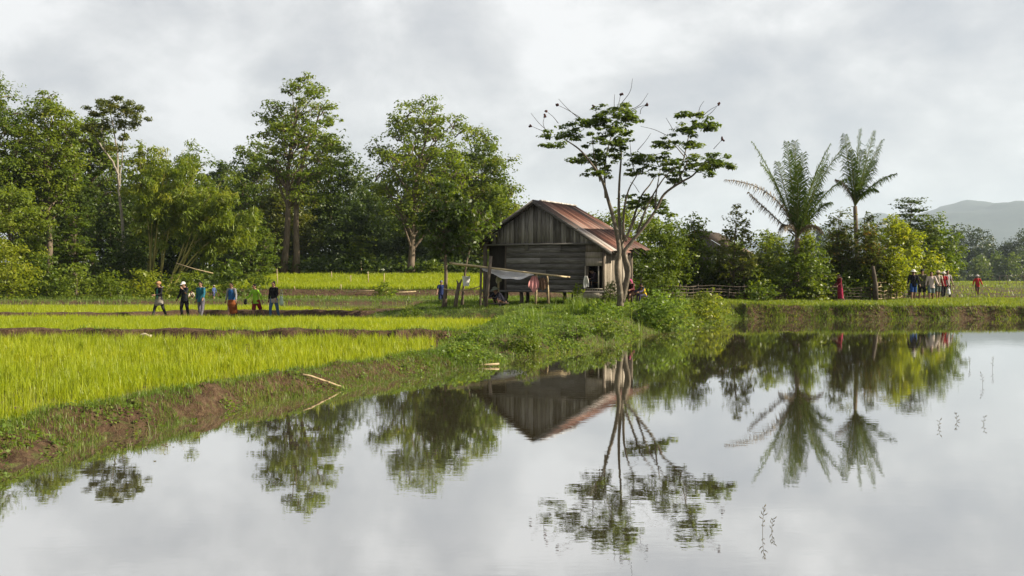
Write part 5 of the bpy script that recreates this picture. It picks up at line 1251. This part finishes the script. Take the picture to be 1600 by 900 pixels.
# ------------------------------------------------------------------ water plants
def sprig(label, px, py, h, lean, nl):
    Y = CZ * F / (py - HY); X = (px - CX) / F * Y
    mb = MB(); P = bez([0, 0, -.2], [lean * -.6, 0, h * .5], [lean, 0, h], 14)
    kk = max(1, Y / 9) ** .35
    mb.tube(P, np.linspace(.0026, .0012, 14) * kk, 5)
    for i in range(nl):
        c = P[min(13, 6 + int(i * 7 / nl))]; s = (-1) ** i; l = rng.uniform(.022, .05) * kk; a = rng.uniform(.3, 1.2)
        e = c + np.array([s * l * math.sin(a), rng.normal(0, .012), l * math.cos(a)]); mb.tube([c, (c + e) / 2 + [s * .004, 0, -.003], e], [.0015 * kk, rng.uniform(.003, .0055) * kk, .0008], 5)
    return single('water_weed', label, 'water weed', mb, M['sprig'], (X, Y, 0), group='water weeds standing in the pond')
M['sprig'] = rough_mat('brown weed stalk', [(.3, (.07, .06, .025)), (.7, (.17, .14, .06))], scale=12, bump=0)
sprig('tall dark water weed nearest to the camera', 1192, 832, .245, .015, 9)
sprig('shorter dark water weed right beside the tall one', 1206, 830, .12, .02, 7)
for i, (x, y, h, l) in enumerate([(1467, 668, .13, .03), (1495, 658, .14, -.02), (1537, 663, .14, .03), (1515, 573, .25, 0), (1551, 578, .33, .03), (1535, 602, .28, -.04), (1250, 636, .22, .02), (1360, 605, .2, -.03), (1391, 592, .2, .02)]):
    sprig(['small water weed left of a loose row of three in the pale water', 'middle weed of a loose row of three in the pale water', 'right weed of a loose row of three in the pale water', 'thin water weed in the pale reflection left of the tallest far one', 'tallest far water weed in the pale reflection',
           'thin bent water weed between the far and near rows', 'yellowish water weed in the reflection of the big palm', 'water weed in the dark reflection below the men', 'water weed in the green reflection right of the palms'][i], x, y, h, l, 5 if h < .2 else 6)

# ------------------------------------------------------------------ light, sky, air, camera
SUN_EL, SUN = 28.0, unit(np.array([.98, -.12]))
ce = math.cos(math.radians(SUN_EL))
sdir = Vector((SUN[0] * ce, SUN[1] * ce, math.sin(math.radians(SUN_EL))))
ld = bpy.data.lights.new('sun', 'SUN'); ld.energy = 5.0; ld.angle = math.radians(.6); ld.color = (1, .89, .70)
lo = bpy.data.objects.new('sun', ld); COL.objects.link(lo); lo.rotation_euler = sdir.to_track_quat('Z', 'Y').to_euler(); lo.location = (60, 20, 80)

w = bpy.data.worlds.new('World'); scene.world = w; w.use_nodes = True
nt = w.node_tree; nt.nodes.clear()
out = nt.nodes.new('ShaderNodeOutputWorld'); bg = nt.nodes.new('ShaderNodeBackground'); bg.inputs['Strength'].default_value = .1
sky = nt.nodes.new('ShaderNodeTexSky'); sky.sky_type = 'NISHITA'; sky.sun_disc = False
sky.sun_elevation = math.radians(SUN_EL); sky.sun_rotation = math.atan2(SUN[0], SUN[1])
tc = nt.nodes.new('ShaderNodeTexCoord')
def cn(scale, st, loc, det, rough=.55, dist=0):
    mp = nt.nodes.new('ShaderNodeMapping'); mp.inputs['Scale'].default_value = st; mp.inputs['Location'].default_value = loc
    nt.links.new(tc.outputs['Generated'], mp.inputs[0])
    n = nt.nodes.new('ShaderNodeTexNoise'); n.inputs['Scale'].default_value = scale; n.inputs['Detail'].default_value = det; n.inputs['Roughness'].default_value = rough; n.inputs['Distortion'].default_value = dist
    nt.links.new(mp.outputs[0], n.inputs['Vector']); return n.outputs['Fac']
n1 = cn(3.0, (1, 1, 1.8), (9.3, 4.1, 2.4), 8, .58, .35)
n2 = cn(6.5, (1, 1, 1.5), (1.1, 7.3, 2.2), 6, .6, .2)
mx = nt.nodes.new('ShaderNodeMath'); mx.operation = 'MULTIPLY_ADD'; nt.links.new(n2, mx.inputs[0]); mx.inputs[1].default_value = .7;sb = nt.nodes.new('ShaderNodeMath'); sb.operation = 'SUBTRACT'; nt.links.new(n1, sb.inputs[0]); sb.inputs[1].default_value = .35; nt.links.new(sb.outputs[0], mx.inputs[2])
wv = nt.nodes.new('ShaderNodeTexNoise'); wv.inputs['Scale'].default_value = 7; wv.inputs['Detail'].default_value = 5; nt.links.new(tc.outputs['Generated'], wv.inputs['Vector'])
wsub = nt.nodes.new('ShaderNodeVectorMath'); wsub.operation = 'MULTIPLY_ADD'; nt.links.new(wv.outputs['Color'], wsub.inputs[0]); wsub.inputs[1].default_value = (.14,) * 3; nt.links.new(tc.outputs['Generated'], wsub.inputs[2])
acc = mx.outputs[0]
for (bx, by, br, am) in [(1490, 110, .17, -.085), (690, 50, .045, -.12), (1340, 215, .10, .08), (360, 60, .10, .05), (110, 90, .11, -.045), (770, 12, .08, .085), (1010, 265, .11, -.03), (600, 110, .08, .05), (1240, 60, .10, .05), (960, 90, .09, .05), (240, 150, .09, -.03)]:
    d = Vector(((bx - CX) / F, 1, (HY - by) / F)).normalized() + Vector((.07, .07, .07))
    ds = nt.nodes.new('ShaderNodeVectorMath'); ds.operation = 'DISTANCE'; nt.links.new(wsub.outputs[0], ds.inputs[0]); ds.inputs[1].default_value = d
    mr = nt.nodes.new('ShaderNodeMapRange'); mr.interpolation_type = 'SMOOTHSTEP'; nt.links.new(ds.outputs['Value'], mr.inputs[0]); mr.inputs[1].default_value = br * 1.4; mr.inputs[2].default_value = br * .1; mr.inputs[3].default_value = 0; mr.inputs[4].default_value = am * .75
    ad = nt.nodes.new('ShaderNodeMath'); ad.operation = 'ADD'; nt.links.new(acc, ad.inputs[0]); nt.links.new(mr.outputs[0], ad.inputs[1]); acc = ad.outputs[0]
con = nt.nodes.new('ShaderNodeMath'); con.operation = 'MULTIPLY_ADD'; nt.links.new(acc, con.inputs[0]); con.inputs[1].default_value = 1.4; con.inputs[2].default_value = -.185; acc = con.outputs[0]
cl = ramp(nt, acc, [(.28, (.44, .447, .472)), (.41, (.52, .52, .532)), (.51, (.595, .592, .594)), (.60, (.685, .68, .676)), (.70, (.79, .782, .775))])
sc10 = nt.nodes.new('ShaderNodeVectorMath'); sc10.operation = 'SCALE'; nt.links.new(cl, sc10.inputs[0]); sc10.inputs['Scale'].default_value = 5.3
sep = nt.nodes.new('ShaderNodeSeparateXYZ'); nt.links.new(tc.outputs['Generated'], sep.inputs[0])
hi = ramp(nt, sep.outputs['Z'], [(.30, (1, 1, 1)), (.62, (.52, .53, .55))])
mul = nt.nodes.new('ShaderNodeVectorMath'); mul.operation = 'MULTIPLY'; nt.links.new(sc10.outputs[0], mul.inputs[0]); nt.links.new(hi, mul.inputs[1])
m_ = mixc(nt, .95, sky.outputs[0], mul.outputs[0])
nt.links.new(m_, bg.inputs['Color']); nt.links.new(bg.outputs[0], out.inputs['Surface'])

HAZE = .00011
hb = MB(); hb.box((-9000, -230, -3.8), (9000, 9000, 620)); 
hm, hnt, hout = new_mat('thin valley haze')
pv = hnt.nodes.new('ShaderNodeVolumePrincipled'); pv.inputs['Density'].default_value = HAZE; pv.inputs['Color'].default_value = (.70, .84, 1, 1); pv.inputs['Anisotropy'].default_value = .2
hnt.links.new(pv.outputs[0], hout.inputs['Volume'])
ho = hb.obj('haze', hm); tag(ho, kind='stuff')

cam = bpy.data.cameras.new('camera'); co = bpy.data.objects.new('camera', cam); COL.objects.link(co)
co.location = (0, 0, CZ); co.rotation_euler = (PI / 2, 0, 0)
cam.sensor_width = 36; cam.lens = 36 * F / 1600; cam.shift_y = -(450 - HY) / 1600; cam.clip_start = .1; cam.clip_end = 30000
scene.camera = co
vs = scene.view_settings; scene.display_settings.display_device = 'sRGB'
vs.view_transform = 'Standard'; vs.look = 'None'; vs.exposure = 1.25; vs.gamma = 1.0; vs.use_curve_mapping = False
scene.cycles.use_denoising = True
scene.cycles.max_bounces = 8; scene.cycles.diffuse_bounces = 3; scene.cycles.glossy_bounces = 3; scene.cycles.transmission_bounces = 4; scene.cycles.volume_bounces = 0
scene.cycles.caustics_reflective = False; scene.cycles.caustics_refractive = False
